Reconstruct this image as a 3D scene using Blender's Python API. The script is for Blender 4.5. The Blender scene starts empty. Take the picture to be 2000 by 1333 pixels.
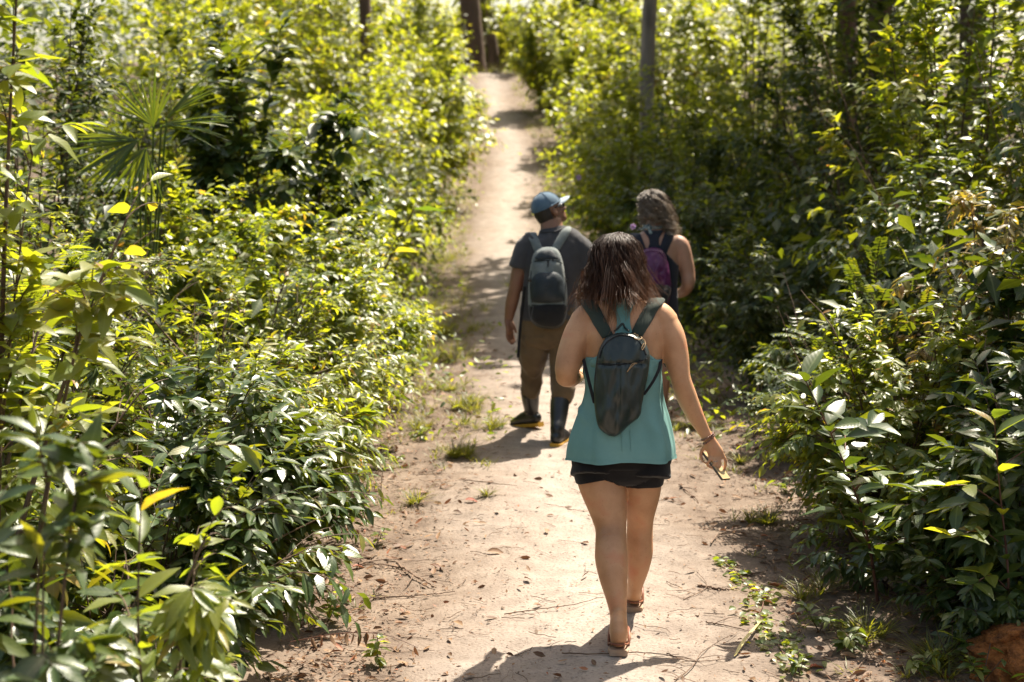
import bpy, bmesh, math, random
import numpy as np
from mathutils import Vector, Matrix, noise as mnoise
from mathutils.bvhtree import BVHTree

R = math.radians
scene = bpy.context.scene
COL = scene.collection
rng = np.random.default_rng(7)
random.seed(7)

# ------------------------------------------------------------------ camera, sky, sun, exposure
CAM_H = 2.04
PITCH = 7.84
LENS = 50.0
cam_data = bpy.data.cameras.new('camera')
cam_data.lens = LENS
cam_data.sensor_width = 36.0
cam_data.clip_start = 0.05
cam_data.clip_end = 2000
cam_data.dof.use_dof = True
cam_data.dof.focus_distance = 5.85
cam_data.dof.aperture_fstop = 2.7
cam = bpy.data.objects.new('camera', cam_data)
COL.objects.link(cam)
cam.location = (0, 0, CAM_H)
cam.rotation_euler = (R(90 - PITCH), 0, 0)
scene.camera = cam

SUN_EL, SUN_AZ = 58.0, 34.0          # azimuth from straight ahead towards the right
world = bpy.data.worlds.new('World')
scene.world = world
world.use_nodes = True
wn, wl = world.node_tree.nodes, world.node_tree.links
wn.clear()
sky = wn.new('ShaderNodeTexSky')
sky.sky_type = 'NISHITA'
sky.sun_disc = False
sky.sun_elevation = R(SUN_EL)
sky.sun_rotation = R(SUN_AZ)
sky.air_density = 1.0
sky.dust_density = 4.0
sky.ozone_density = 1.0
bg = wn.new('ShaderNodeBackground')
bg.inputs['Strength'].default_value = 0.085
wo = wn.new('ShaderNodeOutputWorld')
warm = wn.new('ShaderNodeMix'); warm.data_type = 'RGBA'; warm.blend_type = 'MULTIPLY'; warm.inputs[0].default_value = 1.0
warm.inputs[7].default_value = (1.0, .93, .80, 1)     # warm white balance of the photograph
wl.new(sky.outputs[0], warm.inputs[6])
wl.new(warm.outputs[2], bg.inputs['Color'])
wl.new(bg.outputs[0], wo.inputs['Surface'])

sd = bpy.data.lights.new('sun', 'SUN')
sd.energy = 4.4
sd.angle = R(0.53)
sd.color = (1.0, 0.91, 0.77)
sun = bpy.data.objects.new('sun', sd)
COL.objects.link(sun)
sv = Vector((math.sin(R(SUN_AZ)) * math.cos(R(SUN_EL)), math.cos(R(SUN_AZ)) * math.cos(R(SUN_EL)), math.sin(R(SUN_EL))))
sun.location = (8, 12, 25)
sun.rotation_euler = sv.to_track_quat('Z', 'Y').to_euler()

vs = scene.view_settings
vs.view_transform = 'Standard'
vs.look = 'None'
vs.gamma = 1.0
vs.use_curve_mapping = False
vs.exposure = 1.7
scene.render.engine = 'CYCLES'
scene.cycles.use_denoising = True
scene.cycles.max_bounces = 8
scene.cycles.transmission_bounces = 6
scene.cycles.diffuse_bounces = 4
scene.cycles.caustics_reflective = False
scene.cycles.caustics_refractive = False

FPX = LENS / 36.0 * 2000.0
CT, ST = math.cos(R(PITCH)), math.sin(R(PITCH))


def ray(px, py):
    a, b = (px - 1000.0) / FPX, -(py - 666.5) / FPX
    return Vector((a, CT + b * ST, -ST + b * CT))


def at(px, py, Y):
    d = ray(px, py)
    k = Y / d.y
    return Vector((d.x * k, Y, CAM_H + d.z * k))


def onground(px, py, z=0.0):
    d = ray(px, py)
    k = (z - CAM_H) / d.z
    p = d * k
    return Vector((p.x, p.y, z))


def mpp(p):
    """metres per photograph pixel at a point"""
    return (p.y * CT - (p.z - CAM_H) * ST) / FPX


# ------------------------------------------------------------------ noise
def _hash(ix, iy, iz):
    h = (ix * 374761393 + iy * 668265263 + iz * 2147483647 * 31 + 1442695) & 0xFFFFFFFF
    h = ((h ^ (h >> 13)) * 1274126177) & 0xFFFFFFFF
    return ((h ^ (h >> 16)) & 0xFFFF) / 65535.0


def vnoise(x, y, z=0.0):
    x, y, z = np.broadcast_arrays(np.asarray(x, float), np.asarray(y, float), np.asarray(z, float))
    ix, iy, iz = np.floor(x).astype(np.int64), np.floor(y).astype(np.int64), np.floor(z).astype(np.int64)
    fx, fy, fz = x - ix, y - iy, z - iz
    fx, fy, fz = [f * f * (3 - 2 * f) for f in (fx, fy, fz)]
    out = 0
    for a in (0, 1):
        for b in (0, 1):
            for c in (0, 1):
                w = (fx if a else 1 - fx) * (fy if b else 1 - fy) * (fz if c else 1 - fz)
                out = out + w * _hash(ix + a, iy + b, iz + c)
    return out - 0.5


def fbm(x, y, z=0.0, o=4):
    t, a = 0, 1.0
    for i in range(o):
        t = t + a * vnoise(x * 2 ** i + 17.3 * i, y * 2 ** i + 9.1 * i, np.asarray(z, float) * 2 ** i)
        a *= 0.5
    return t


# ------------------------------------------------------------------ materials
def mat(name):
    m = bpy.data.materials.new(name)
    m.use_nodes = True
    n = m.node_tree.nodes
    n.clear()
    out = n.new('ShaderNodeOutputMaterial')
    p = n.new('ShaderNodeBsdfPrincipled')
    m.node_tree.links.new(p.outputs[0], out.inputs['Surface'])
    return m, n, m.node_tree.links, p, out


def ramp(n, stops):
    r = n.new('ShaderNodeValToRGB')
    e = r.color_ramp.elements
    while len(e) < len(stops):
        e.new(0.5)
    for i, (p, c) in enumerate(stops):
        e[i].position = p
        e[i].color = (*c, 1) if len(c) == 3 else c
    return r


def leaf_mat(name, stops, tstops, rough=0.36, trans=0.45, spec=0.5, vein=0.35, freq=30.0):
    m, n, l, p, out = mat(name)
    at_ = n.new('ShaderNodeAttribute')
    at_.attribute_name = 'lf'
    sep = n.new('ShaderNodeSeparateXYZ')
    l.new(at_.outputs['Vector'], sep.inputs[0])
    rp, tp = ramp(n, stops), ramp(n, tstops)
    # small blotches of tone within a leaf
    geo = n.new('ShaderNodeNewGeometry')
    nz = n.new('ShaderNodeTexNoise')
    nz.inputs['Scale'].default_value = 45
    nz.inputs['Detail'].default_value = 3
    l.new(geo.outputs['Position'], nz.inputs['Vector'])
    a1 = n.new('ShaderNodeMath'); a1.operation = 'MULTIPLY_ADD'
    l.new(nz.outputs['Fac'], a1.inputs[0]); a1.inputs[1].default_value = 0.22
    a2 = n.new('ShaderNodeMath'); a2.operation = 'SUBTRACT'
    l.new(sep.outputs['Z'], a2.inputs[0]); a2.inputs[1].default_value = 0.11
    l.new(a2.outputs[0], a1.inputs[2])
    l.new(a1.outputs[0], rp.inputs[0]); l.new(a1.outputs[0], tp.inputs[0])
    # midrib and side veins
    ab = n.new('ShaderNodeMath'); ab.operation = 'ABSOLUTE'; l.new(sep.outputs['X'], ab.inputs[0])
    mr = n.new('ShaderNodeMapRange'); l.new(ab.outputs[0], mr.inputs[0])
    mr.inputs[1].default_value = 0.04; mr.inputs[2].default_value = 0.13
    mr.inputs[3].default_value = 0.55; mr.inputs[4].default_value = 0.0
    mx = n.new('ShaderNodeMix'); mx.data_type = 'RGBA'
    l.new(mr.outputs[0], mx.inputs[0]); l.new(rp.outputs[0], mx.inputs[6])
    br = n.new('ShaderNodeMix'); br.data_type = 'RGBA'; br.inputs[0].default_value = 0.35
    l.new(rp.outputs[0], br.inputs[6]); br.inputs[7].default_value = (0.35, 0.4, 0.16, 1)
    l.new(br.outputs[2], mx.inputs[7])
    l.new(mx.outputs[2], p.inputs['Base Color'])
    p.inputs['Roughness'].default_value = rough
    p.inputs['Specular IOR Level'].default_value = spec
    if vein > 0:
        s1 = n.new('ShaderNodeMath'); s1.operation = 'MULTIPLY'; l.new(sep.outputs['Y'], s1.inputs[0]); s1.inputs[1].default_value = freq * 1.6
        s2 = n.new('ShaderNodeMath'); s2.operation = 'MULTIPLY'; l.new(ab.outputs[0], s2.inputs[0]); s2.inputs[1].default_value = freq * .35
        s3 = n.new('ShaderNodeMath'); s3.operation = 'SUBTRACT'; l.new(s1.outputs[0], s3.inputs[0]); l.new(s2.outputs[0], s3.inputs[1])
        s4 = n.new('ShaderNodeMath'); s4.operation = 'SINE'; l.new(s3.outputs[0], s4.inputs[0])
        bp = n.new('ShaderNodeBump'); bp.inputs['Strength'].default_value = vein; bp.inputs['Distance'].default_value = 0.002
        l.new(s4.outputs[0], bp.inputs['Height']); l.new(bp.outputs[0], p.inputs['Normal'])
    tr = n.new('ShaderNodeBsdfTranslucent')
    l.new(tp.outputs[0], tr.inputs['Color'])
    ms = n.new('ShaderNodeMixShader'); ms.inputs[0].default_value = trans
    l.new(p.outputs[0], ms.inputs[1]); l.new(tr.outputs[0], ms.inputs[2])
    l.new(ms.outputs[0], out.inputs['Surface'])
    return m


def noise_mat(name, c1, c2, scale=20, rough=0.6, bump=0.2, bscale=None, bdist=0.003, detail=5, spec=0.4, stretch=None, c3=None, coords='Object', sheen=0.0):
    m, n, l, p, out = mat(name)
    tc = n.new('ShaderNodeTexCoord')
    mp = n.new('ShaderNodeMapping')
    l.new(tc.outputs[coords], mp.inputs[0])
    if stretch: mp.inputs['Scale'].default_value = stretch
    nz = n.new('ShaderNodeTexNoise')
    nz.inputs['Scale'].default_value = scale
    nz.inputs['Detail'].default_value = detail
    l.new(mp.outputs[0], nz.inputs['Vector'])
    rp = ramp(n, [(0.3, c1), (0.7, c2)] if c3 is None else [(0.3, c1), (0.55, c2), (0.75, c3)])
    l.new(nz.outputs['Fac'], rp.inputs[0])
    l.new(rp.outputs[0], p.inputs['Base Color'])
    p.inputs['Roughness'].default_value = rough
    p.inputs['Specular IOR Level'].default_value = spec
    if sheen: p.inputs['Sheen Weight'].default_value = sheen
    if bump:
        n2 = n.new('ShaderNodeTexNoise')
        n2.inputs['Scale'].default_value = bscale or scale * 4
        n2.inputs['Detail'].default_value = 4
        l.new(mp.outputs[0], n2.inputs['Vector'])
        bp = n.new('ShaderNodeBump'); bp.inputs['Strength'].default_value = bump; bp.inputs['Distance'].default_value = bdist
        l.new(n2.outputs['Fac'], bp.inputs['Height']); l.new(bp.outputs[0], p.inputs['Normal'])
    return m


M = {}
M['bank'] = leaf_mat('bank_leaf', [(0, (.032, .062, .018)), (.45, (.075, .115, .022)), (.8, (.16, .17, .022)), (.93, (.22, .16, .03)), (1, (.30, .13, .03))],
                     [(0, (.14, .23, .010)), (.45, (.36, .43, .014)), (.8, (.64, .62, .022)), (.93, (.62, .45, .02)), (1, (.55, .25, .05))], rough=.42, trans=.45, spec=.7, vein=.06)
M['glossy'] = leaf_mat('glossy_leaf', [(0, (.018, .040, .012)), (.6, (.035, .07, .016)), (.9, (.08, .11, .018)), (1, (.16, .15, .03))],
                       [(0, (.08, .13, .006)), (.6, (.20, .24, .008)), (.9, (.42, .40, .012)), (1, (.5, .42, .03))], rough=.38, trans=.34, spec=.65, vein=.06)
M['shade'] = leaf_mat('shade_toned_leaf', [(0, (.010, .022, .008)), (.6, (.022, .044, .012)), (.92, (.055, .085, .018)), (1, (.16, .10, .03))],  # shade of the dark banks put into the leaf colour
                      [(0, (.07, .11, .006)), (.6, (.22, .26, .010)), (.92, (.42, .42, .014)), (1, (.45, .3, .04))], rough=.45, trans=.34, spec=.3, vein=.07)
M['young'] = leaf_mat('young_leaf', [(0, (.06, .09, .016)), (.5, (.14, .12, .03)), (1, (.24, .13, .05))],
                      [(0, (.30, .32, .012)), (.5, (.45, .34, .03)), (1, (.5, .28, .06))], rough=.4, trans=.42, vein=.07)
M['far'] = leaf_mat('far_leaf', [(0, (.035, .06, .012)), (.5, (.075, .105, .018)), (.9, (.14, .14, .02)), (1, (.20, .13, .03))],
                    [(0, (.22, .30, .010)), (.5, (.46, .51, .018)), (.9, (.68, .65, .03)), (1, (.6, .38, .03))], rough=.45, trans=.46, spec=.75, vein=0)
M['grass'] = leaf_mat('grass_blade', [(0, (.035, .05, .010)), (.6, (.075, .085, .016)), (1, (.20, .15, .06))],
                      [(0, (.16, .19, .008)), (.6, (.32, .31, .014)), (1, (.45, .36, .10))], rough=.45, trans=.45, vein=0)
M['palm'] = leaf_mat('palm_blade', [(0, (.025, .052, .012)), (1, (.055, .085, .018))], [(0, (.12, .19, .008)), (1, (.30, .34, .012))], rough=.33, trans=.4, vein=0)
M['dead'] = leaf_mat('dead_leaf', [(0, (.06, .03, .018)), (.5, (.15, .075, .04)), (.85, (.26, .16, .09)), (1, (.26, .06, .03))],
                     [(0, (.1, .04, .02)), (1, (.25, .1, .04))], rough=.6, trans=.2, spec=.3, vein=.08)
M['stem'] = noise_mat('woody_stem', (.045, .028, .018), (.12, .075, .045), scale=30, rough=.75, bump=.4, stretch=(1, 1, .3))
M['redstem'] = noise_mat('red_stem', (.07, .025, .015), (.13, .055, .03), scale=30, rough=.6, bump=.3)
M['bark'] = noise_mat('bark', (.12, .10, .08), (.30, .25, .20), scale=7, rough=.85, bump=.8, bscale=18, bdist=.02, stretch=(1, 1, .25))
M['darkbark'] = noise_mat('dark_bark', (.05, .03, .02), (.13, .08, .055), scale=7, rough=.85, bump=.8, bscale=18, bdist=.02, stretch=(1, 1, .25))
M['twig'] = noise_mat('dry_twig', (.075, .045, .03), (.20, .13, .085), scale=40, rough=.8, bump=.3)


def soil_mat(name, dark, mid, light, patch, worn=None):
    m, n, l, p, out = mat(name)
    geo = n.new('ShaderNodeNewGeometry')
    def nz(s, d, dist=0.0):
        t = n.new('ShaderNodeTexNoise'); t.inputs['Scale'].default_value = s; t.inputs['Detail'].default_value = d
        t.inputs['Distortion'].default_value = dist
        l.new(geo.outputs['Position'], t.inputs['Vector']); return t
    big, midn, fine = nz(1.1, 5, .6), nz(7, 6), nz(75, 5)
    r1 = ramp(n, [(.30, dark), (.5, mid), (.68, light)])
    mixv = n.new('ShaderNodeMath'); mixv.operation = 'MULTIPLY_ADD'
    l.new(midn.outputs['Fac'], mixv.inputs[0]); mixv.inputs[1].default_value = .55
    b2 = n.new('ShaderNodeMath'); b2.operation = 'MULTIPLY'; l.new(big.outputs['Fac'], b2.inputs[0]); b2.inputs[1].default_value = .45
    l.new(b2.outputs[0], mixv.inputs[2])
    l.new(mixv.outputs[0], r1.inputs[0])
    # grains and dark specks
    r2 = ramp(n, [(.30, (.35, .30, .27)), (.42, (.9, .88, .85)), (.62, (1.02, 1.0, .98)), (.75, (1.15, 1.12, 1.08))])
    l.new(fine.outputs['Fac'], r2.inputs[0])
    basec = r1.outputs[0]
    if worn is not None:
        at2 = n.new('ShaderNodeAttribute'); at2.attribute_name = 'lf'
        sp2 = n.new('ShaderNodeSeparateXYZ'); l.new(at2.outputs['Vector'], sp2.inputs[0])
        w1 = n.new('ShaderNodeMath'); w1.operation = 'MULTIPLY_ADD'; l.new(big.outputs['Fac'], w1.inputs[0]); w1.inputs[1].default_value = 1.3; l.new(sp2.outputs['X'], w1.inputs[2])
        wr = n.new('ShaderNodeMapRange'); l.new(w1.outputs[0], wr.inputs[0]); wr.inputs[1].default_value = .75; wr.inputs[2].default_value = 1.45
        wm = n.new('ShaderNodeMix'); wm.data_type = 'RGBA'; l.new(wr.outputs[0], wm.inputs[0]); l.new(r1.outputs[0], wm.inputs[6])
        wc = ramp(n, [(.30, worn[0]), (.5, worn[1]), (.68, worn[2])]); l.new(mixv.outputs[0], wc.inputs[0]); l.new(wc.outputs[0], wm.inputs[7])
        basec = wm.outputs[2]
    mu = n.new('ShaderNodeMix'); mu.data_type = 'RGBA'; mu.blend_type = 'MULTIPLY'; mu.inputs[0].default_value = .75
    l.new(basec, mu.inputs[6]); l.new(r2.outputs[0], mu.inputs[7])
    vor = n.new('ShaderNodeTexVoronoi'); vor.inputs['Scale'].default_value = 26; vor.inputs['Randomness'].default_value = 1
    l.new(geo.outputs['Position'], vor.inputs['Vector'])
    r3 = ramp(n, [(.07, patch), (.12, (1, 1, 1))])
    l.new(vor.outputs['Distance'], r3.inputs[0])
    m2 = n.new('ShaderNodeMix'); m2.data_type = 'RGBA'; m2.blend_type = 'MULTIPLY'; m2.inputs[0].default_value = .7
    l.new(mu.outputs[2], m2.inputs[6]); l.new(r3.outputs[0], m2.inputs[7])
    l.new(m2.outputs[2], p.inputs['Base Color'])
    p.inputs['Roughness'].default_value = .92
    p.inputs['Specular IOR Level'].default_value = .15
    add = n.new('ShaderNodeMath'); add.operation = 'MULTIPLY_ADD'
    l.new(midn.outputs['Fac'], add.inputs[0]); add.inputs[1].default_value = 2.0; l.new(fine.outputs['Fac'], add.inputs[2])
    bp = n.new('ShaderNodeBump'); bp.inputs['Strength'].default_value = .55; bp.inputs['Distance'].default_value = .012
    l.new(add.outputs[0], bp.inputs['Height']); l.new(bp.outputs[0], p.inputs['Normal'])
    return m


M['soil'] = soil_mat('soil', (.088, .064, .050), (.150, .115, .090), (.215, .172, .138), (.3, .22, .17))
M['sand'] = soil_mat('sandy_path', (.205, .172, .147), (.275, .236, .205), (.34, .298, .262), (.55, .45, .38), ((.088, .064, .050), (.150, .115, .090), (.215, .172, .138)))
M['clay'] = noise_mat('orange_clay', (.09, .030, .010), (.36, .125, .03), scale=16, rough=.95, bump=1.0, bscale=55, bdist=.03, c3=(.22, .075, .02), coords='Object')


# ------------------------------------------------------------------ object helpers
def link(o, parent=None):
    COL.objects.link(o)
    if parent is not None:
        o.parent = parent
        if parent.type == 'EMPTY':
            o.location = -parent.location
    return o


def empty(name, loc):
    o = bpy.data.objects.new(name, None)
    o.location = loc
    o.empty_display_size = 0.1
    COL.objects.link(o)
    return o


def tag(o, label=None, cat=None, group=None, kind=None):
    if label: o['label'] = label
    if cat: o['category'] = cat
    if group: o['group'] = group
    if kind: o['kind'] = kind
    return o


def thing(name, label, cat, loc, group=None):
    return tag(empty(name, loc), label, cat, group)


def pym(name, verts, faces, material, parent=None, smooth=True):
    me = bpy.data.meshes.new(name)
    me.from_pydata([tuple(v) for v in verts], [], faces)
    if smooth:
        me.polygons.foreach_set('use_smooth', [True] * len(me.polygons))
    me.materials.append(material)
    me.update()
    return link(bpy.data.objects.new(name, me), parent)


def npmesh(name, V, counts, loops, material, lf=None, smooth=True):
    me = bpy.data.meshes.new(name)
    V = np.ascontiguousarray(V, np.float32)
    me.vertices.add(len(V))
    me.vertices.foreach_set('co', V.ravel())
    me.loops.add(len(loops))
    me.loops.foreach_set('vertex_index', np.ascontiguousarray(loops, np.int32))
    me.polygons.add(len(counts))
    st = np.zeros(len(counts), np.int32)
    st[1:] = np.cumsum(counts)[:-1]
    me.polygons.foreach_set('loop_start', st)
    if smooth:
        me.polygons.foreach_set('use_smooth', np.ones(len(counts), bool))
    if lf is not None:
        a = me.attributes.new('lf', 'FLOAT_VECTOR', 'POINT')
        a.data.foreach_set('vector', np.ascontiguousarray(lf, np.float32).ravel())
    me.materials.append(material)
    me.update(calc_edges=True)
    return me


def grid_faces(nr, nc, wrap=False):
    i = np.arange(nr - 1)[:, None]
    j = np.arange(nc if wrap else nc - 1)[None, :]
    j2 = (j + 1) % nc
    return np.stack([i * nc + j, i * nc + j2, (i + 1) * nc + j2, (i + 1) * nc + j], -1).reshape(-1, 4)


# ------------------------------------------------------------------ leaves
def _templ(ts, ws):
    t = [0.0]; u = [0.0]
    for a, w in zip(ts, ws):
        t += [a, a, a]; u += [w, 0.0, -w]
    t.append(1.0); u.append(0.0)
    n = len(ts); f = []
    L = lambda i: 1 + 3 * i
    f.append((0, L(0) + 2, L(0) + 1)); f.append((0, L(0) + 1, L(0)))
    for i in range(n - 1):
        f.append((L(i) + 1, L(i) + 2, L(i + 1) + 2, L(i + 1) + 1))
        f.append((L(i), L(i) + 1, L(i + 1) + 1, L(i + 1)))
    k = len(t) - 1
    f.append((L(n - 1) + 1, L(n - 1) + 2, k)); f.append((L(n - 1), L(n - 1) + 1, k))
    return np.array(t), np.array(u), [len(x) for x in f], [i for x in f for i in x]


T_HI = _templ((.10, .28, .52, .76, .91), (.42, .88, 1.0, .62, .24))
T_MID = _templ((.2, .5, .8), (.7, 1.0, .52))
T_TWO = _templ((.3, .68), (.9, .78))
T_LO = _templ((.45,), (1.0,))
T_GRASS = _templ((.3, .65), (1.0, .7))


def nrm(a):
    return a / np.maximum(np.linalg.norm(a, axis=-1, keepdims=True), 1e-9)


def leaf_geo(P, D, N, L, W, curl, fold, rnd, T):
    """vertices of many leaves: base P, direction D, upper side N, length L, half width W"""
    t, u, cnt, lp = T
    D = nrm(D)
    N = nrm(N - D * np.sum(N * D, -1, keepdims=True))
    S = np.cross(N, D)
    n = len(P); k = len(t)
    x = t[None] * L[:, None]
    y = u[None] * W[:, None]
    z = -curl[:, None] * (t[None] ** 2) * L[:, None] + fold[:, None] * np.abs(u)[None] * W[:, None]
    V = P[:, None] + x[..., None] * D[:, None] + y[..., None] * S[:, None] + z[..., None] * N[:, None]
    lf = np.empty((n, k, 3)); lf[..., 0] = u[None]; lf[..., 1] = t[None]; lf[..., 2] = rnd[:, None]
    cnts = np.tile(cnt, n)
    loops = (np.array(lp)[None] + (np.arange(n) * k)[:, None]).ravel()
    return V.reshape(-1, 3), cnts, loops, lf.reshape(-1, 3)


def leaves_obj(name, A, T, material, parent=None):
    V, c, l, lf = leaf_geo(*A, T)
    return link(bpy.data.objects.new(name, npmesh(name, V, c, l, material, lf)), parent)


def tubes_np(C, Rr, sides=4):
    """C (n,k,3) centre lines, Rr (n,k) radii -> arrays"""
    n, k, _ = C.shape
    Tn = np.gradient(C, axis=1)
    Tn = nrm(Tn)
    ref = np.where(np.abs(Tn[..., 2:3]) > .9, np.array([1.0, 0, 0]), np.array([0, 0, 1.0]))
    A = nrm(np.cross(Tn, ref)); B = np.cross(Tn, A)
    th = np.arange(sides) / sides * 2 * np.pi
    V = C[:, :, None] + Rr[:, :, None, None] * (np.cos(th)[None, None, :, None] * A[:, :, None] + np.sin(th)[None, None, :, None] * B[:, :, None])
    f = grid_faces(k, sides, True)
    F = (f[None] + (np.arange(n) * k * sides)[:, None, None]).reshape(-1, 4)
    return V.reshape(-1, 3), F


def tubes_obj(name, C, Rr, material, parent=None, sides=4, lf=None):
    V, F = tubes_np(C, Rr, sides)
    me = npmesh(name, V, np.full(len(F), 4), F.ravel(), material, lf)
    return link(bpy.data.objects.new(name, me), parent)


# leaf meshes that the single leaf objects share
LEAF_VARIANTS = {}


def leaf_variants(mkey, asp):
    k = (mkey, round(asp, 2))
    if k not in LEAF_VARIANTS:
        out = []
        for i in range(12):
            o1 = np.ones(1)
            r = np.array([(i + .5) / 12 * .95])
            V, c, l, lf = leaf_geo(np.zeros((1, 3)), np.array([[1.0, 0, 0]]), np.array([[0, 0, 1.0]]), o1, o1 * asp,
                                   np.array([.08 + .3 * ((i * 5) % 12) / 12]), np.array([.1 + .5 * ((i * 7) % 12) / 12]), r, T_HI)
            V[:, 2] += .02 * np.sin(V[:, 0] * 14 + i) * np.abs(lf[:, 0])
            out.append(npmesh('leaf', V, c, l, M[mkey], lf))
        LEAF_VARIANTS[k] = out
    return LEAF_VARIANTS[k]


CAMP = np.array([0, 0, CAM_H])


def leaf_objects(root, A, idx, mkey, name='leaf', asp=.17):
    P, D, N, L, W, curl, fold, rnd = A
    D = nrm(D); N2 = nrm(N - D * np.sum(N * D, -1, keepdims=True)); S = np.cross(N2, D)
    base = root.location
    vs_ = leaf_variants(mkey, asp)
    for i in idx:
        s = float(L[i]); sy = float(W[i] / asp)
        me = vs_[min(11, int(max(0, rnd[i]) * 12))]
        o = bpy.data.objects.new(name, me)
        COL.objects.link(o)
        o.parent = root
        m = Matrix(((D[i, 0] * s, S[i, 0] * sy, N2[i, 0] * s, P[i, 0] - base.x),
                    (D[i, 1] * s, S[i, 1] * sy, N2[i, 1] * s, P[i, 1] - base.y),
                    (D[i, 2] * s, S[i, 2] * sy, N2[i, 2] * s, P[i, 2] - base.z),
                    (0, 0, 0, 1)))
        o.matrix_basis = m


def split_leaves(A, n_obj, near):
    P, D, N, L = A[0], nrm(A[1]), A[2], A[3]
    to = CAMP[None] - P
    d = np.linalg.norm(to, axis=1)
    fac = np.abs(np.sum(nrm(np.cross(np.cross(D, N), D)) * to / d[:, None], 1))
    score = L / d * (.35 + fac) * (1 + .6 * near)
    order = np.argsort(-score)
    return order[:n_obj], order[n_obj:]


# ------------------------------------------------------------------ ground
def gz(x, y):
    x = np.asarray(x, float); y = np.asarray(y, float)
    yy = np.clip(y - 14, 0, 27)
    z = .00555 * yy ** 2 + np.clip(y - 41, 0, 200) * .05
    side = np.clip(np.abs(x - .3) - 1.6, 0, 6)
    return z + .05 * side


def path_c(y):
    return np.interp(y, [0, 6, 9.6, 13, 16, 20, 25, 29, 33, 37, 41, 44, 48], [.32, .32, .36, .30, .20, .05, -.10, .0, .05, -.40, -.60, -1.2, -2.4])


def path_w(y):
    return np.interp(y, [0, 6, 9.6, 13, 16, 20, 25, 32, 41, 48], [.80, .80, .80, .80, .80, .76, .66, .60, .58, .6])


def detail(x, y):
    a = np.clip(1 - np.abs(x - path_c(y)) / 1.4, 0, 1)
    rough = .028 - .014 * a
    return fbm(x * 1.6, y * 1.6, 3.1, 3) * rough * 1.6 + fbm(x * 9, y * 9, 1.7, 3) * rough * .55


def gtop(x, y):
    x = np.asarray(x, float); y = np.asarray(y, float)
    s_ = np.abs(x - path_c(y)) / (path_w(y) * 1.25)
    return gz(x, y) + detail(x, y) + PATH_ON * np.where(s_ < 1, .012 - .06 * np.clip(s_ - .62, 0, 1) ** 1.3, 0).clip(0)


def axis(parts):
    return np.unique(np.concatenate([np.arange(a, b, s) for a, b, s in parts]).round(4))


PATH_ON = 0.0
xs = axis([(-160, -20, 20), (-20, -6, 2), (-6, -2.4, .2), (-2.4, 3.0, .06), (3.0, 6, .2), (6, 20, 2), (20, 161, 20)])
ys = axis([(-30, 2, 4), (2, 4.4, .2), (4.4, 8.5, .05), (8.5, 13, .09), (13, 26, .16), (26, 56, .5), (56, 260, 12)])
GX, GY = np.meshgrid(xs, ys)
GZ = gtop(GX, GY)
F = grid_faces(len(ys), len(xs))
me = npmesh('ground', np.stack([GX, GY, GZ], -1).reshape(-1, 3), np.full(len(F), 4), F.ravel(), M['soil'])
tag(link(bpy.data.objects.new('ground', me)), kind='structure')

ys2 = axis([(3, 4.6, .1), (4.6, 8.5, .03), (8.5, 13, .05), (13, 48, .12)])
ss = np.linspace(-1, 1, 60)
SS, YY = np.meshgrid(ss, ys2)
ED = path_w(YY) * 1.25 * (1 + .22 * fbm(YY * .7, SS * 0 + np.sign(SS) * 5, .5, 3))
XX = path_c(YY) + SS * ED + .05 * fbm(YY * .35, 0 * SS, 8.8, 2)
ZZ = gz(XX, YY) + detail(XX, YY) + .012 - .06 * np.clip(np.abs(SS) - .62, 0, 1) ** 1.3 + .016 * fbm(XX * 3, YY * 3, 5.5, 5)
# shallow footprints and a faint double rut
gf = np.random.default_rng(5)
for _ in range(150):
    fy = 4.8 + 12 * gf.random() ** 1.5; fx = float(path_c(fy)) + gf.normal(0, .34); fa = gf.normal(0, .25)
    dx, dy = XX - fx, YY - fy
    u_, v_ = dx * math.cos(fa) - dy * math.sin(fa), dx * math.sin(fa) + dy * math.cos(fa)
    e_ = (u_ / .048) ** 2 + (v_ / .13) ** 2
    ZZ = ZZ - .0055 * np.exp(-e_ ** 2) + .003 * np.exp(-(e_ - 1.7) ** 2 * 2)
F = grid_faces(len(ys2), len(ss))
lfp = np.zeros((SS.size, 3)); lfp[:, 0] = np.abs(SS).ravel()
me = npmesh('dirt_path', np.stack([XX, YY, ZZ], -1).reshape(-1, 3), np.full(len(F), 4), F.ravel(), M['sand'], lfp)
PATH_ON = 1.0
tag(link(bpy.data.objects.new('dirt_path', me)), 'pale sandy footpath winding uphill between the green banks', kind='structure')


# ------------------------------------------------------------------ shrubs
def tube_path(pts, rad, sides=10, k=24, jit=0.0):
    pts = np.array([tuple(p) for p in pts], float)
    s = np.linspace(0, len(pts) - 1, k)
    i = np.clip(s.astype(int), 0, len(pts) - 2)
    f = (s - i)[:, None]
    pm, pp = pts[np.clip(i - 1, 0, None)], pts[np.clip(i + 2, None, len(pts) - 1)]
    a, b = pts[i], pts[i + 1]
    C = .5 * ((2 * a) + (-pm + b) * f + (2 * pm - 5 * a + 4 * b - pp) * f ** 2 + (-pm + 3 * a - 3 * b + pp) * f ** 3)
    if jit: C = C + rng.normal(0, jit, C.shape)
    rr = np.interp(s, np.arange(len(rad)), rad)
    return C[None], rr[None]


def bez(p0, p1, p2, t):
    t = t[..., None]
    return (1 - t) ** 2 * p0 + 2 * t * (1 - t) * p1 + t ** 2 * p2


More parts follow.
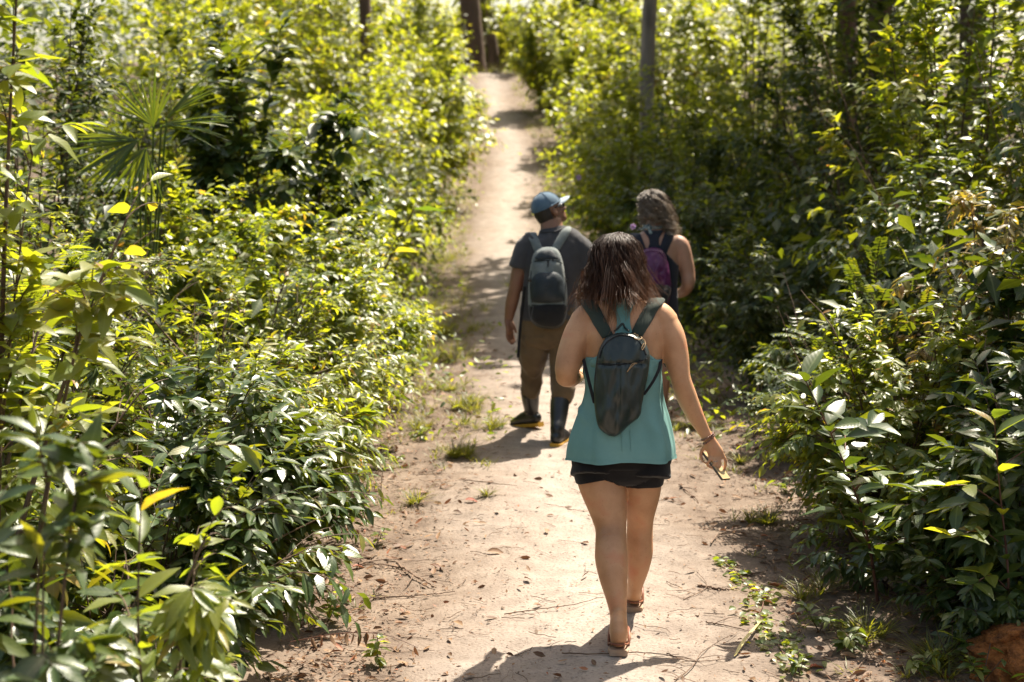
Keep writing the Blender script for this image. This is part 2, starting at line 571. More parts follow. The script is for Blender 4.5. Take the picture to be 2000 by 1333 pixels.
def shrub_arrays(x, y, h, r, stems, shoots, per, llen, asp, seed, droop=.35, style='alt', face=None, low=.12, lean=(0, 0)):
    g = np.random.default_rng(seed)
    z0 = float(gz(x, y))
    B = np.array([x, y, z0])
    # main stems
    az = g.uniform(0, 2 * np.pi, stems)
    if face is not None:
        k = g.random(stems) < .55
        az = np.where(k, face + g.normal(0, .8, stems), az)
    rr = r * np.sqrt(g.uniform(.03, 1.0, stems))
    hh = h * (1.0 - .55 * (rr / r) ** 2) * g.uniform(.72, 1.05, stems)
    tip = B + np.stack([rr * np.cos(az) + lean[0], rr * np.sin(az) + lean[1], hh], -1)
    p0 = B + np.stack([g.normal(0, r * .16, stems), g.normal(0, r * .16, stems), np.full(stems, -.03)], -1)
    mid = p0 * .55 + tip * .45; mid[:, 2] = z0 + hh * .62
    ts = np.linspace(0, 1, 8)[None].repeat(stems, 0)
    SC = bez(p0[:, None], mid[:, None], tip[:, None], ts)
    SR = (.004 + .006 * h)[None] if False else (np.linspace(1, .25, 8)[None] * (.0035 + .0032 * h) * g.uniform(.7, 1.3, (stems, 1)))
    # shoots
    ns = stems * shoots
    si = np.repeat(np.arange(stems), shoots)
    st = g.uniform(low, 1.0, ns) ** .75
    st[::shoots] = 1.0
    Q = bez(p0[si], mid[si], tip[si], st)
    Tn = nrm(2 * (1 - st)[:, None] * (mid[si] - p0[si]) + 2 * st[:, None] * (tip[si] - mid[si]))
    out = Q - (B + np.array([0, 0, h * .35])); out[:, 2] *= .5
    Dd = nrm(.45 * Tn + .75 * nrm(out) + .55 * g.normal(0, .6, (ns, 3)) + np.array([0, 0, .18]))
    sl = r * g.uniform(.28, .62, ns) * (1 - .25 * st)
    sl = np.clip(sl, per * llen * .16, per * llen * .55)
    dr = droop * g.uniform(.5, 1.5, ns)
    kk = np.linspace(0, 1, 6)
    TC = Q[:, None] + Dd[:, None] * (sl[:, None] * kk[None])[..., None]
    TC[..., 2] -= (dr * sl)[:, None] * kk[None] ** 2
    TR = np.linspace(1, .4, 6)[None] * .0022 * np.ones((ns, 1)) * (1 + .2 * h)
    # leaves
    nl = ns * per
    qi = np.repeat(np.arange(ns), per)
    j = np.tile(np.arange(per), ns)
    if style == 'pin':
        s = (np.floor(j / 2) + .6) / (per / 2.0)
        s = np.clip(.12 + .88 * s, 0, 1)
    else:
        s = np.clip(.15 + .85 * (j + g.uniform(0, .6, nl)) / (per - .6), 0, 1)
    Pb = Q[qi] + Dd[qi] * (sl[qi] * s)[:, None]
    Pb[:, 2] -= dr[qi] * sl[qi] * s ** 2
    tg = Dd[qi].copy(); tg[:, 2] -= 2 * dr[qi] * s; tg = nrm(tg)
    up = np.array([0, 0, 1.0])
    side = nrm(np.cross(tg, up))
    sg = np.where(j % 2 == 0, 1.0, -1.0)[:, None]
    if style == 'pin':
        Dl = nrm(.35 * tg + sg * side + np.array([0, 0, -.10]) + .06 * g.normal(0, 1, (nl, 3)))
        Nl = nrm(np.cross(side, tg) * 1.0 + .12 * g.normal(0, 1, (nl, 3)))
        Nl *= np.sign(Nl[:, 2:3] + 1e-6)
        L = llen * g.uniform(.85, 1.1, nl) * (1 - .35 * s)
        curl = g.uniform(.02, .12, nl)
    else:
        Dl = nrm(.65 * tg + .75 * sg * side + np.array([0, 0, -.30]) + .28 * g.normal(0, 1, (nl, 3)))
        last = (j == per - 1)
        Dl[last] = nrm(tg[last] + .2 * g.normal(0, 1, (last.sum(), 3)))
        Nl = nrm(up + .40 * g.normal(0, 1, (nl, 3)) + .42 * nrm(out)[qi])
        L = llen * g.uniform(.6, 1.2, nl) * (1 - .35 * s ** 3)
        curl = g.uniform(.02, .38, nl)
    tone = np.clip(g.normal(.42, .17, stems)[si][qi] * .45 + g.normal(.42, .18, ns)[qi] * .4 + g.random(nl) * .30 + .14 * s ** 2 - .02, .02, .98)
    bad = g.random(nl) < .025
    tone[bad] = g.uniform(.9, 1.0, bad.sum())
    W = L * asp * g.uniform(.8, 1.2, nl)
    fold = g.uniform(.05, .55, nl)
    A = [Pb, Dl, Nl, L, W, curl, fold, tone]
    keep = Pb[:, 2] > gz(Pb[:, 0], Pb[:, 1]) + .015
    A = [a[keep] for a in A]
    return B, SC, SR, TC, TR, A


SEED = [100]


def shrub(name, label, cat, x, y, h, r, stems=14, shoots=11, per=10, llen=.085, asp=.17, mat_='bank', n_obj=0, T=None, group=None, stem_mat='stem', **kw):
    SEED[0] += 1
    shoots = int(shoots * 1.75); stems = int(stems * 1.5); llen *= 1.08 if y < 14 else 1.22
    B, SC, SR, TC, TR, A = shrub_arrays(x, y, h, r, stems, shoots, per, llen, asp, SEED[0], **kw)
    # leaves well outside the picture are not built, those on the far side are thinned
    g = np.random.default_rng(SEED[0] + 5000)
    xr = A[0][:, 0] / np.maximum(A[0][:, 1], .3)
    zr = (A[0][:, 2] - CAM_H) / np.maximum(A[0][:, 1], .3)
    back = A[0][:, 1] - B[1] > .30 * r
    keep = (np.abs(xr) < .43) & (zr < .17) & (~back | (g.random(len(xr)) < .22))
    A = [a[keep] for a in A]
    root = thing(name, label, cat, Vector(B), group)
    tubes_obj('stem', SC, SR, M[stem_mat], root, 5 if y < 10 else 3)
    if y < 11 and label.find('blurred') < 0:
        for q in range(4):
            a_, l_ = g.uniform(0, 6.28), r * g.uniform(.7, 1.2)
            p_ = np.array(B) + np.array([math.cos(a_) * r * .3, math.sin(a_) * r * .3, h * g.uniform(.15, .5)])
            e_ = p_ + np.array([math.cos(a_) * l_ * .8, math.sin(a_) * l_ * .8, h * g.uniform(.15, .6)])
            m_ = (p_ + e_) / 2 + g.normal(0, .06, 3)
            Cd, rd = tube_path([p_, m_, e_], [.006, .004, .0015], k=9, jit=.004)
            tubes_obj('dead_branch', Cd, rd, M['twig'], root, 4)
    if y < 8.5:
        tag(tubes_obj('twigs', TC[:, ::2] if y > 6 else TC, TR[:, ::2] if y > 6 else TR, M[stem_mat], root, 3), kind='stuff')
    if T is None:
        T = T_MID if y < 4.2 else T_TWO if (llen > .115 and y < 14) else T_TWO if y < (10 if x > 0 else 8) else T_LO
    if n_obj:
        out = (A[0][:, 0] - B[0]) * (1 if B[0] < 0 else -1) / max(r, .1) - .3 * (A[0][:, 1] - B[1]) / max(r, .1)
        a, b = split_leaves(A, n_obj, np.clip(out, -1, 1))
        leaf_objects(root, A, a, mat_, asp=asp)
        A = [v[b] for v in A]
    if len(A[0]):
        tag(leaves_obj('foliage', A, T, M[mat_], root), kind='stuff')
    return root


def sh(label, x, y, h, r, **k):
    return shrub('shrub', label, 'shrub', x, y, h, r, group=k.pop('group', 'shrubs along the path'), **k)


F0 = 0.0      # facing +X (towards the path) for the left bank
FR = math.pi  # for the right bank

# --- left, blurred foreground
sh('tall out of focus shrub with long drooping leaves nearest the lens at lower left', -1.22, 3.2, 1.62, .36, stems=6, shoots=5, per=8, llen=.125, asp=.16, mat_='glossy', n_obj=280, T=T_HI, droop=.35, low=.3)
sh('blurred yellow-green shrub filling the top left corner', -1.72, 4.6, 2.75, .66, stems=10, shoots=8, per=8, llen=.125, asp=.19, n_obj=280, T=T_HI, low=.25)
sh('blurred shrub with drooping narrow leaves in front of the left bank at mid height', -1.05, 3.9, 1.42, .36, stems=5, shoots=6, per=8, llen=.112, asp=.15, n_obj=260, T=T_HI, droop=.5, low=.35)
sh('dark glossy low shrub under the blurred ones in the bottom left corner', -1.35, 4.35, .9, .5, stems=10, shoots=8, per=8, llen=.12, asp=.2, mat_='glossy', n_obj=220, T=T_MID)
# --- left, edge row
sh('glossy shrub reaching its leafy shoots over the path at lower left', -1.42, 5.05, .92, .66, stems=16, shoots=11, per=9, llen=.105, asp=.2, mat_='glossy', n_obj=220, face=F0, lean=(.12, 0))
sh('shrub with broad grey-green leaves just behind the lowest path-side shrub on the left', -1.52, 6.0, 1.1, .72, stems=18, shoots=12, per=10, llen=.10, asp=.19, mat_='glossy', n_obj=200, face=F0)
sh('low spreading shrub on the left bank whose foot shows bare dark soil beneath', -1.55, 7.1, 1.2, .76, stems=20, shoots=12, per=10, llen=.10, asp=.13, n_obj=180, face=F0)
sh('sunlit shrub on the left edge across from the elbow of the person in teal', -1.55, 8.3, 1.35, .80, stems=22, shoots=13, per=12, llen=.068, asp=.2, n_obj=150, face=F0)
sh('sunlit shrub on the left edge overhanging the grass tufts', -1.52, 9.6, 1.52, .82, stems=22, shoots=14, per=10, llen=.08, asp=.26, n_obj=120, face=F0)
sh('rounded shrub with orange young tips at the far corner of the left bank', -1.52, 11.0, 1.62, .82, stems=22, shoots=14, per=10, llen=.08, mat_='bank', n_obj=60, face=F0)
# --- left, second row
sh('dense sunlit shrub behind the blurred foreground on the left', -2.2, 5.3, 1.5, .75, stems=18, shoots=12, per=10, llen=.085, asp=.28, n_obj=120)
sh('feathery pinnate-leaved shrub in the middle of the left bank', -2.4, 6.8, 1.55, .8, stems=16, shoots=13, per=18, llen=.06, asp=.2, style='pin', n_obj=120)
sh('sunlit shrub left of centre below the fan palm', -2.55, 8.1, 1.72, .85, stems=22, shoots=13, per=12, llen=.06, asp=.2, n_obj=90)
sh('pale green shrub to the right of the fan palm', -2.25, 10.3, 1.85, .85, stems=22, shoots=13, per=9, llen=.095, asp=.3, n_obj=60)
sh('arching pinnate shrub behind the far corner of the left bank', -2.1, 12.6, 1.95, .9, stems=18, shoots=13, per=18, llen=.07, asp=.2, style='pin')
# --- left, back row
sh('tall shrub at the left frame edge behind the foreground leaves', -3.0, 6.6, 2.3, .8, stems=18, shoots=12, per=10, llen=.10, n_obj=60)
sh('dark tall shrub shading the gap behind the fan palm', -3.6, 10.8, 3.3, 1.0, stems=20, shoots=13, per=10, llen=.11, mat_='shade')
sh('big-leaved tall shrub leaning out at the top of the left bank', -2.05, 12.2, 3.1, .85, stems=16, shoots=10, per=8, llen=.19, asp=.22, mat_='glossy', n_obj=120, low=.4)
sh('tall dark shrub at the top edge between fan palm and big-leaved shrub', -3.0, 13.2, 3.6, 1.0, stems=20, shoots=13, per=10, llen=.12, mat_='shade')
sh('tall shrub behind the blurred top left corner', -4.2, 8.6, 3.2, 1.0, stems=20, shoots=13, per=10, llen=.12)
# --- left, further up the path
far = dict(mat_='far', T=T_LO, per=6, asp=.26)
sh('bright rounded shrub where the left bank meets the weedy verge', -2.0, 15.6, 2.2, 1.1, stems=22, shoots=13, llen=.11, **far)
sh('second bright shrub up the left side beyond the weedy verge', -1.95, 18.8, 2.5, 1.2, stems=24, shoots=13, llen=.12, **far)
sh('tall bushy shrub behind the bright ones on the left', -4.0, 17.5, 3.9, 1.5, stems=24, shoots=13, llen=.14, **far)
sh('shrub with a dark hollow under its crown half way up the left side', -2.35, 22.5, 2.9, 1.2, stems=24, shoots=13, llen=.13, **far)
sh('tall pale shrub high on the left of the path', -4.4, 23.5, 4.4, 1.7, stems=26, shoots=13, llen=.16, **far)
sh('sunlit shrub on the left where the path narrows', -1.75, 26.8, 3.2, 1.2, stems=24, shoots=13, llen=.14, **far)
sh('very tall sunlit shrub left of the narrow path', -4.0, 30, 5.0, 1.8, stems=26, shoots=13, llen=.18, **far)
sh('bright shrub on the left just below the far bend', -1.75, 31.5, 3.1, 1.0, stems=24, shoots=13, llen=.14, **far)
sh('pale shrub left of the far bend of the path', -2.35, 36, 3.4, 1.1, stems=24, shoots=13, llen=.15, **far)
sh('tall leafy shrub closing the view behind the stump', -.9, 48.0, 2.9, 1.3, stems=26, shoots=13, llen=.24, **far)
sh('tall bright shrub closing the view right of the stump', 3.0, 47.5, 4.2, 1.6, stems=26, shoots=13, llen=.24, **far)
sh('low bright shrub leaning over the inner side of the far bend', .55, 44.2, 2.2, .9, stems=20, shoots=12, llen=.15, **far)
sh('tall bushy shrub hiding the dark trunk at top left of the path', -2.9, 24.6, 4.4, 1.2, stems=24, shoots=13, llen=.14, **far)
sh('tall shrub half hiding the slim grey trunk from the path', 1.85, 20.9, 2.9, .8, stems=22, shoots=13, llen=.12, **far)
sh('leafy shrub in front of the thick far trunk', -2.75, 40.5, 2.6, 1.1, stems=22, shoots=13, llen=.15, **far)
sh('tall spreading shrub behind the left side of the far bend', -5.2, 38, 6.0, 2.2, stems=28, shoots=13, llen=.22, **far)

# --- right, near
sh('sunlit shrub with yellow-green tips behind the red-stemmed sapling', 2.0, 7.1, 1.30, .62, stems=18, shoots=12, per=11, llen=.068, asp=.22, mat_='bank', n_obj=200, face=FR)
sh('broad-leaved shrub at the right frame edge beside the orange mound', 2.35, 5.95, 1.25, .55, stems=14, shoots=10, per=8, llen=.12, asp=.2, mat_='glossy', n_obj=200, face=FR)
sh('sunlit arching pinnate shrub at right with sprays over its neighbours', 2.15, 7.9, 1.45, .7, stems=16, shoots=9, per=18, llen=.055, asp=.22, style='pin', n_obj=200, mat_='glossy', face=FR, droop=.35)
sh('shrub with hanging orange-tipped shoots at the right frame edge', 2.75, 7.7, 1.95, .75, stems=16, shoots=11, per=10, llen=.075, asp=.18, mat_='young', n_obj=160, face=FR, droop=.7)
sh('broad dark shrub below the orange-tipped shoots at right', 2.75, 6.9, 1.45, .65, stems=16, shoots=11, per=8, llen=.11, asp=.3, mat_='glossy', n_obj=150, face=FR)
sh('low dark shrub under the red-stemmed sapling at its foot', 1.86, 6.45, .48, .42, stems=12, shoots=8, per=8, llen=.075, asp=.2, mat_='glossy', n_obj=60)
sh('low leafy shrub between the orange mound and the red-stemmed sapling', 2.05, 5.75, .42, .38, stems=12, shoots=8, per=8, llen=.07, asp=.22, mat_='glossy', n_obj=80)
sh('low shrub covering the soil behind the dark grass at right', 2.15, 7.3, .5, .45, stems=12, shoots=8, per=8, llen=.075, mat_='shade', n_obj=40)
sh('dark low shrub where the right bank meets the dirt', 2.25, 9.4, 1.1, .62, stems=18, shoots=12, per=9, llen=.085, mat_='shade', n_obj=120, face=FR)
sh('upright dark shrub of the right bank behind the sunlit ones', 3.0, 9.5, 2.3, .85, stems=20, shoots=12, per=9, llen=.10, asp=.2, mat_='glossy', n_obj=120)
sh('dark shrub on the right edge level with the elbow of the curly-haired person', 2.25, 11.6, 1.55, .7, stems=20, shoots=12, per=9, llen=.09, mat_='shade', n_obj=60, face=FR)
sh('tall leafy shrub overhanging the right bank near the upper right corner', 3.25, 10.9, 3.6, .95, stems=22, shoots=12, per=10, llen=.12, asp=.22, mat_='bank', n_obj=130)
sh('tall shrub reaching out of the top right corner', 3.9, 9.6, 3.4, 1.0, stems=22, shoots=12, per=9, llen=.12, asp=.2, mat_='glossy', n_obj=80)
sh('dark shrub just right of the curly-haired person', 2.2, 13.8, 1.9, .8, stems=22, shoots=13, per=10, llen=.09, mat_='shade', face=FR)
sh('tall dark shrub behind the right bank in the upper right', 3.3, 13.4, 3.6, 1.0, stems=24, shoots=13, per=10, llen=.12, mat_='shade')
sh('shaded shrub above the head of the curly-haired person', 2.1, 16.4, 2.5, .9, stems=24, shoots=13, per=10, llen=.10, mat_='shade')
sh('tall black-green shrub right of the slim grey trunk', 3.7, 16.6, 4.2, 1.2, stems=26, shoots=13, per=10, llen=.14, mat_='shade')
sh('shrub spreading under the slim grey trunk', 1.9, 19.6, 2.6, 1.0, stems=24, shoots=13, llen=.11, **far)
sh('tall leafy shrub behind the slim grey trunk', 3.6, 21, 4.6, 1.4, stems=26, shoots=13, llen=.15, **far)
sh('bright shrub beside the cap of the person in the cap', 1.55, 23.4, 2.5, .95, stems=24, shoots=13, llen=.12, **far)
sh('sunlit shrub on the right where the path narrows', 1.6, 27.4, 2.6, .95, stems=24, shoots=13, llen=.13, **far)
sh('tall sunlit shrub up on the right of the narrow path', 3.2, 27.5, 4.6, 1.5, stems=26, shoots=13, llen=.17, **far)
sh('bright shrub on the right below the far bend', 1.75, 32.0, 2.8, .95, stems=24, shoots=13, llen=.14, **far)
sh('tall pale shrub up on the right of the far bend', 3.0, 34.0, 4.6, 1.5, stems=26, shoots=13, llen=.18, **far)
sh('yellow-green shrub on the inside of the far bend', 1.05, 37.0, 2.7, .95, stems=24, shoots=13, llen=.15, **far)
sh('pale shrub at the top of the path to the right of the stump', 1.1, 42.5, 3.0, 1.2, stems=24, shoots=13, llen=.17, **far)


# --- masses of leaves nobody could count, filling the wood behind
def mass(name, boxes, llen, mkey, seed, T=T_LO):
    g = np.random.default_rng(seed)
    P = []
    for (x0, x1, y0, y1, z0, z1, n) in boxes:
        n = int(n * .52)
        q = np.stack([g.uniform(x0, x1, n), g.uniform(y0, y1, n), g.random(n)], -1)
        top = z1 * (.75 + .6 * (vnoise(q[:, 0] * .6, q[:, 1] * .6, 2.2) + .25))
        q[:, 2] = gz(q[:, 0], q[:, 1]) + z0 + (top - z0) * q[:, 2] ** .8
        P.append(q)
    P = np.concatenate(P); n = len(P)
    # gather leaves into clumps
    c = P[g.integers(0, n, n // 14)]
    k = g.integers(0, len(c), n)
    P = np.where((g.random(n) < .6)[:, None], c[k] + g.normal(0, .22, (n, 3)), P)
    az = g.uniform(0, 2 * np.pi, n)
    D = np.stack([np.cos(az), np.sin(az), g.normal(-.25, .35, n)], -1)
    N = nrm(np.array([0, 0, 1.0]) + .45 * g.normal(0, 1, (n, 3)))
    L = llen * g.uniform(.55, 1.25, n)
    A = [P, D, N, L, L * .22, g.uniform(.02, .3, n), g.uniform(.05, .5, n), np.clip(g.normal(.42, .2, n), .02, .97)]
    keep = (np.abs(P[:, 0]) < .46 * P[:, 1] + .3) & (P[:, 2] - CAM_H < .2 * P[:, 1])
    A = [a[keep] for a in A]
    return tag(leaves_obj(name, A, T, M[mkey]), kind='stuff')


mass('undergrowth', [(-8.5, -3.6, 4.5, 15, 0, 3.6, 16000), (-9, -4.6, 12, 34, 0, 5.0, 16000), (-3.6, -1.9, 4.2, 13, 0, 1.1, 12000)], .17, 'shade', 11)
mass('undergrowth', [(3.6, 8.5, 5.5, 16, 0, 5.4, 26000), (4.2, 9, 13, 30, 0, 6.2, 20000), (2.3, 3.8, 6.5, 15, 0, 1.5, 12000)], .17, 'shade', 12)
mass('undergrowth', [(-5, -1.35, 14, 26, 0, 1.6, 14000), (-5, -1.25, 26, 45, 0, 1.8, 11000), (1.5, 5, 15, 26, 0, 1.7, 14000), (1.0, 5, 26, 45, 0, 1.9, 12000)], .15, 'far', 14)
mass('ground_cover', [(-1.75, -.85, 10.8, 16, 0, .30, 2600), (-1.6, -.95, 16, 27, 0, .45, 4200), (1.25, 2.0, 9, 16, 0, .25, 1800), (-1.3, .0, 9.8, 13.5, 0, .05, 900), (.75, 1.5, 19, 30, 0, .5, 3800)], .075, 'bank', 15, T_TWO)
mass('woods', [(-14, -3, 53, 62, 0, 7.5, 11000), (-3, 2.4, 53, 60, 0, 2.0, 4500), (2.4, 14, 53, 62, 0, 7.5, 11000), (-12, -5, 30, 46, 0, 9, 12000), (4.6, 12, 30, 46, 0, 9, 12000)], .38, 'far', 13)


# ------------------------------------------------------------------ trees
def tree(label, x, y, dia, h, crown_r, crown_z, n_leaf, llen=.26, lean=(0, 0), bark='bark', mkey='far', group='trees by the path', seed=1, limbs=7):
    g = np.random.default_rng(seed)
    z0 = float(gz(x, y))
    root = thing('tree', label, 'tree', Vector((x, y, z0)), group)
    top = (x + lean[0], y + lean[1], z0 + h)
    C, rr = tube_path([(x, y, z0 - .2), (x + lean[0] * .15 + .04, y, z0 + h * .12), (x + lean[0] * .4 - .03, y, z0 + h * .45), (x + lean[0] * .75, y, z0 + h * .75), top],
                      [dia * .72, dia * .52, dia * .47, dia * .38, dia * .16], k=40)
    V, F = tubes_np(C, rr, 14)
    V = V + (fbm(V[:, 0] * 4, V[:, 1] * 4, V[:, 2] * 1.3, 3)[:, None] * dia * .12) * np.array([1, 1, 0])
    link(bpy.data.objects.new('trunk', npmesh('trunk', V, np.full(len(F), 4), F.ravel(), M[bark])), root)
    cc = []
    for i in range(limbs):
        t = g.uniform(.5, .95); a = g.uniform(0, 6.28)
        p = np.array([x + lean[0] * t, y + lean[1] * t, z0 + h * t])
        e = np.array([x + lean[0], y + lean[1], z0 + crown_z]) + np.array([math.cos(a), math.sin(a), 0]) * crown_r * g.uniform(.5, .95) + np.array([0, 0, g.normal(0, crown_r * .35)])
        m_ = (p + e) / 2 + np.array([0, 0, -.2])
        C, rr = tube_path([p, m_, e], [dia * .22, dia * .14, dia * .05], k=10)
        V, F = tubes_np(C, rr, 6)
        link(bpy.data.objects.new('limb', npmesh('limb', V, np.full(len(F), 4), F.ravel(), M[bark])), root)
        for _ in range(5):
            cc.append(e + g.normal(0, crown_r * .25, 3)); cc.append(m_ + g.normal(0, crown_r * .3, 3))
    cc = np.array(cc)
    P = cc[g.integers(0, len(cc), n_leaf)] + g.normal(0, crown_r * .17, (n_leaf, 3))
    az = g.uniform(0, 6.28, n_leaf)
    D = np.stack([np.cos(az), np.sin(az), g.normal(-.35, .3, n_leaf)], -1)
    N = nrm(np.array([0, 0, 1.0]) + .4 * g.normal(0, 1, (n_leaf, 3)))
    L = llen * g.uniform(.6, 1.2, n_leaf)
    A = [P, D, N, L, L * .22, g.uniform(0, .3, n_leaf), g.uniform(.05, .5, n_leaf), np.clip(g.normal(.4, .18, n_leaf), .02, .95)]
    tag(leaves_obj('crown', A, T_LO, M[mkey], root), kind='stuff')
    return root


tree('slim grey tree trunk rising from the right bank beside the path', 1.93, 22.2, .23, 9.0, 2.0, 8.3, 1500, lean=(.55, .3), seed=21)
tree('thick dark tree trunk at the far bend of the path', -1.12, 43.5, .62, 12.0, 3.2, 11.5, 1800, lean=(-.9, .5), bark='darkbark', seed=22)
tree('dark trunk behind the bushes at top left of the path', -2.85, 28.6, .24, 9.5, 2.2, 9.2, 1500, lean=(-.1, .2), bark='darkbark', seed=23)
for i, (x_, y_, h_, lab) in enumerate(((5.7, 17.9, 8.8, 'tall tree of the right bank lowest down the slope, its crown above the frame'),
                                       (5.2, 20.4, 8.6, 'tall tree on the right bank between two others, trunk hidden by leaves'), (5.6, 24.2, 8.6, 'tall tree highest up the right bank among the shade trees'))):
    tree(lab, x_, y_, ( .34), h_, 2.05, h_ - .2, 7500, seed=24 + i, llen=.52, limbs=15, bark='darkbark')

for i, (x_, y_, h_, lab) in enumerate(((7.0, 6.6, 7.6, 'tall unseen tree added for shade beyond the right frame edge nearest the lens'), (7.2, 9.6, 8.2, 'second tall unseen tree added for shade beyond the right frame edge'))):
    tree(lab, x_, y_, .3, h_, 1.9, h_ - .3, 2600, seed=44 + i, llen=.46, limbs=8)  # unseen trees, added so their crowns block sky light over the right bank

# broken stump beside the far trunk
root = thing('stump', 'short brown stump beside the thick far trunk', 'stump', Vector((-.52, 43.0, float(gz(-.52, 43)))))
C, rr = tube_path([(-.52, 43, gz(-.52, 43) - .1), (-.56, 43, gz(0, 43) + .5), (-.62, 43, gz(0, 43) + 1.15)], [.24, .17, .14], k=10)
V, F = tubes_np(C, rr, 12)
link(bpy.data.objects.new('wood', npmesh('wood', V, np.full(len(F), 4), F.ravel(), M['darkbark'])), root)


# banana-like plant hanging beside the far trunk
def big_leaf_plant(label, x, y, h, n, llen, asp, seed, mkey='palm', cat='plant', name='broad_leaf_plant'):
    g = np.random.default_rng(seed)
    z0 = float(gz(x, y))
    root = thing(name, label, cat, Vector((x, y, z0)))
    az = g.uniform(0, 6.28, n)
    e = np.stack([np.cos(az) * .5, np.sin(az) * .5, np.ones(n)], -1)
    P0 = np.tile(np.array([x, y, z0]), (n, 1))
    hh = h * g.uniform(.55, 1, n)
    P1 = P0 + nrm(e) * hh[:, None]
    C = np.linspace(0, 1, 6)[None, :, None] * (P1 - P0)[:, None] + P0[:, None]
    tubes_obj('stem', C, np.linspace(1, .5, 6)[None] * .012 * np.ones((n, 1)), M['stem'], root, 5)
    D = np.stack([np.cos(az), np.sin(az), g.normal(.1, .2, n)], -1)
    N = np.tile(np.array([0, 0, 1.0]), (n, 1)) + g.normal(0, .25, (n, 3))
    L = llen * g.uniform(.7, 1.1, n)
    A = [P1, D, N, L, L * asp, g.uniform(.2, .5, n), g.uniform(.1, .4, n), g.random(n)]
    leaf_objects(root, A, range(n), mkey, asp=asp)
    return root


big_leaf_plant('big-leaved plant with hanging pale leaves beside the far trunk', -.35, 45.2, 4.2, 26, 1.1, .2, 31, mkey='far')
big_leaf_plant('broad bright leaves standing out of the left bank below the big-leaved shrub', -1.55, 11.9, 1.75, 8, .26, .28, 32, mkey='bank')
big_leaf_plant('plant with one long pale leaf reaching over the path edge on the left', -1.0, 9.3, .62, 7, .30, .12, 33, mkey='glossy')


# ------------------------------------------------------------------ fan palm on the left bank
def palm(label, base, fans, seed):
    g = np.random.default_rng(seed)
    root = thing('fan_palm', label, 'palm', base)
    one = np.ones(1)
    var = []
    for i in range(4):
        V, c, l, lf = leaf_geo(np.zeros((1, 3)), np.array([[1.0, 0, 0]]), np.array([[0, 0, 1.0]]), one, one * .026, one * (.04 + .07 * i), one * .8, one * (.15 + .25 * i), T_MID)
        var.append(npmesh('leaflet', V, c, l, M['palm'], lf))
    for k, (hub, fwd, nor, span, leaflets, flen) in enumerate(fans):
        C, rr = tube_path([base, base * .5 + hub * .5 + Vector((0, .1, .1)), hub], [.011, .008, .006], k=8)
        V, F = tubes_np(C, rr, 5)
        fr = link(bpy.data.objects.new('frond', npmesh('frond', V, np.full(len(F), 4), F.ravel(), M['palm'])), root)
        fwd = Vector(fwd).normalized(); nor = Vector(nor); nor = (nor - fwd * nor.dot(fwd)).normalized()
        side = fwd.cross(nor)
        for j in range(leaflets):
            a = R(-span + 2 * span * j / (leaflets - 1) + g.normal(0, 1.5))
            dj = fwd * math.cos(a) + side * math.sin(a) + nor * g.normal(.08, .06)
            dj.normalize()
            s2 = nor.cross(dj).normalized(); n2 = dj.cross(s2)
            o = bpy.data.objects.new('leaflet', var[(j * 3 + k) % 4])
            COL.objects.link(o)
            o.parent = fr
            L = flen * g.uniform(.85, 1.08)
            o.matrix_basis = Matrix(((dj.x * L, s2.x * L, n2.x * L, hub.x), (dj.y * L, s2.y * L, n2.y * L, hub.y), (dj.z * L, s2.z * L, n2.z * L, hub.z), (0, 0, 0, 1)))
    return root


palm('green fan palm with stiff narrow fingers standing out of the left bank', Vector((-2.5, 9.3, float(gz(-2.5, 9.3)))),
     [(at(300, 245, 8.7), (-.35, 0, 1), (0, -1, .25), 50, 12, .36), (at(270, 275, 8.6), (-.9, -.1, -.35), (.1, -1, .5), 38, 13, .46),
      (at(325, 232, 8.65), (.75, -.2, .55), (-.3, -.9, .5), 14, 8, .40), (at(315, 245, 8.6), (1, -.2, -.05), (0, -.6, 1), 24, 9, .44),
      (at(285, 290, 8.6), (-.4, -.2, -.9), (0, -1, .1), 40, 11, .38)], 41)


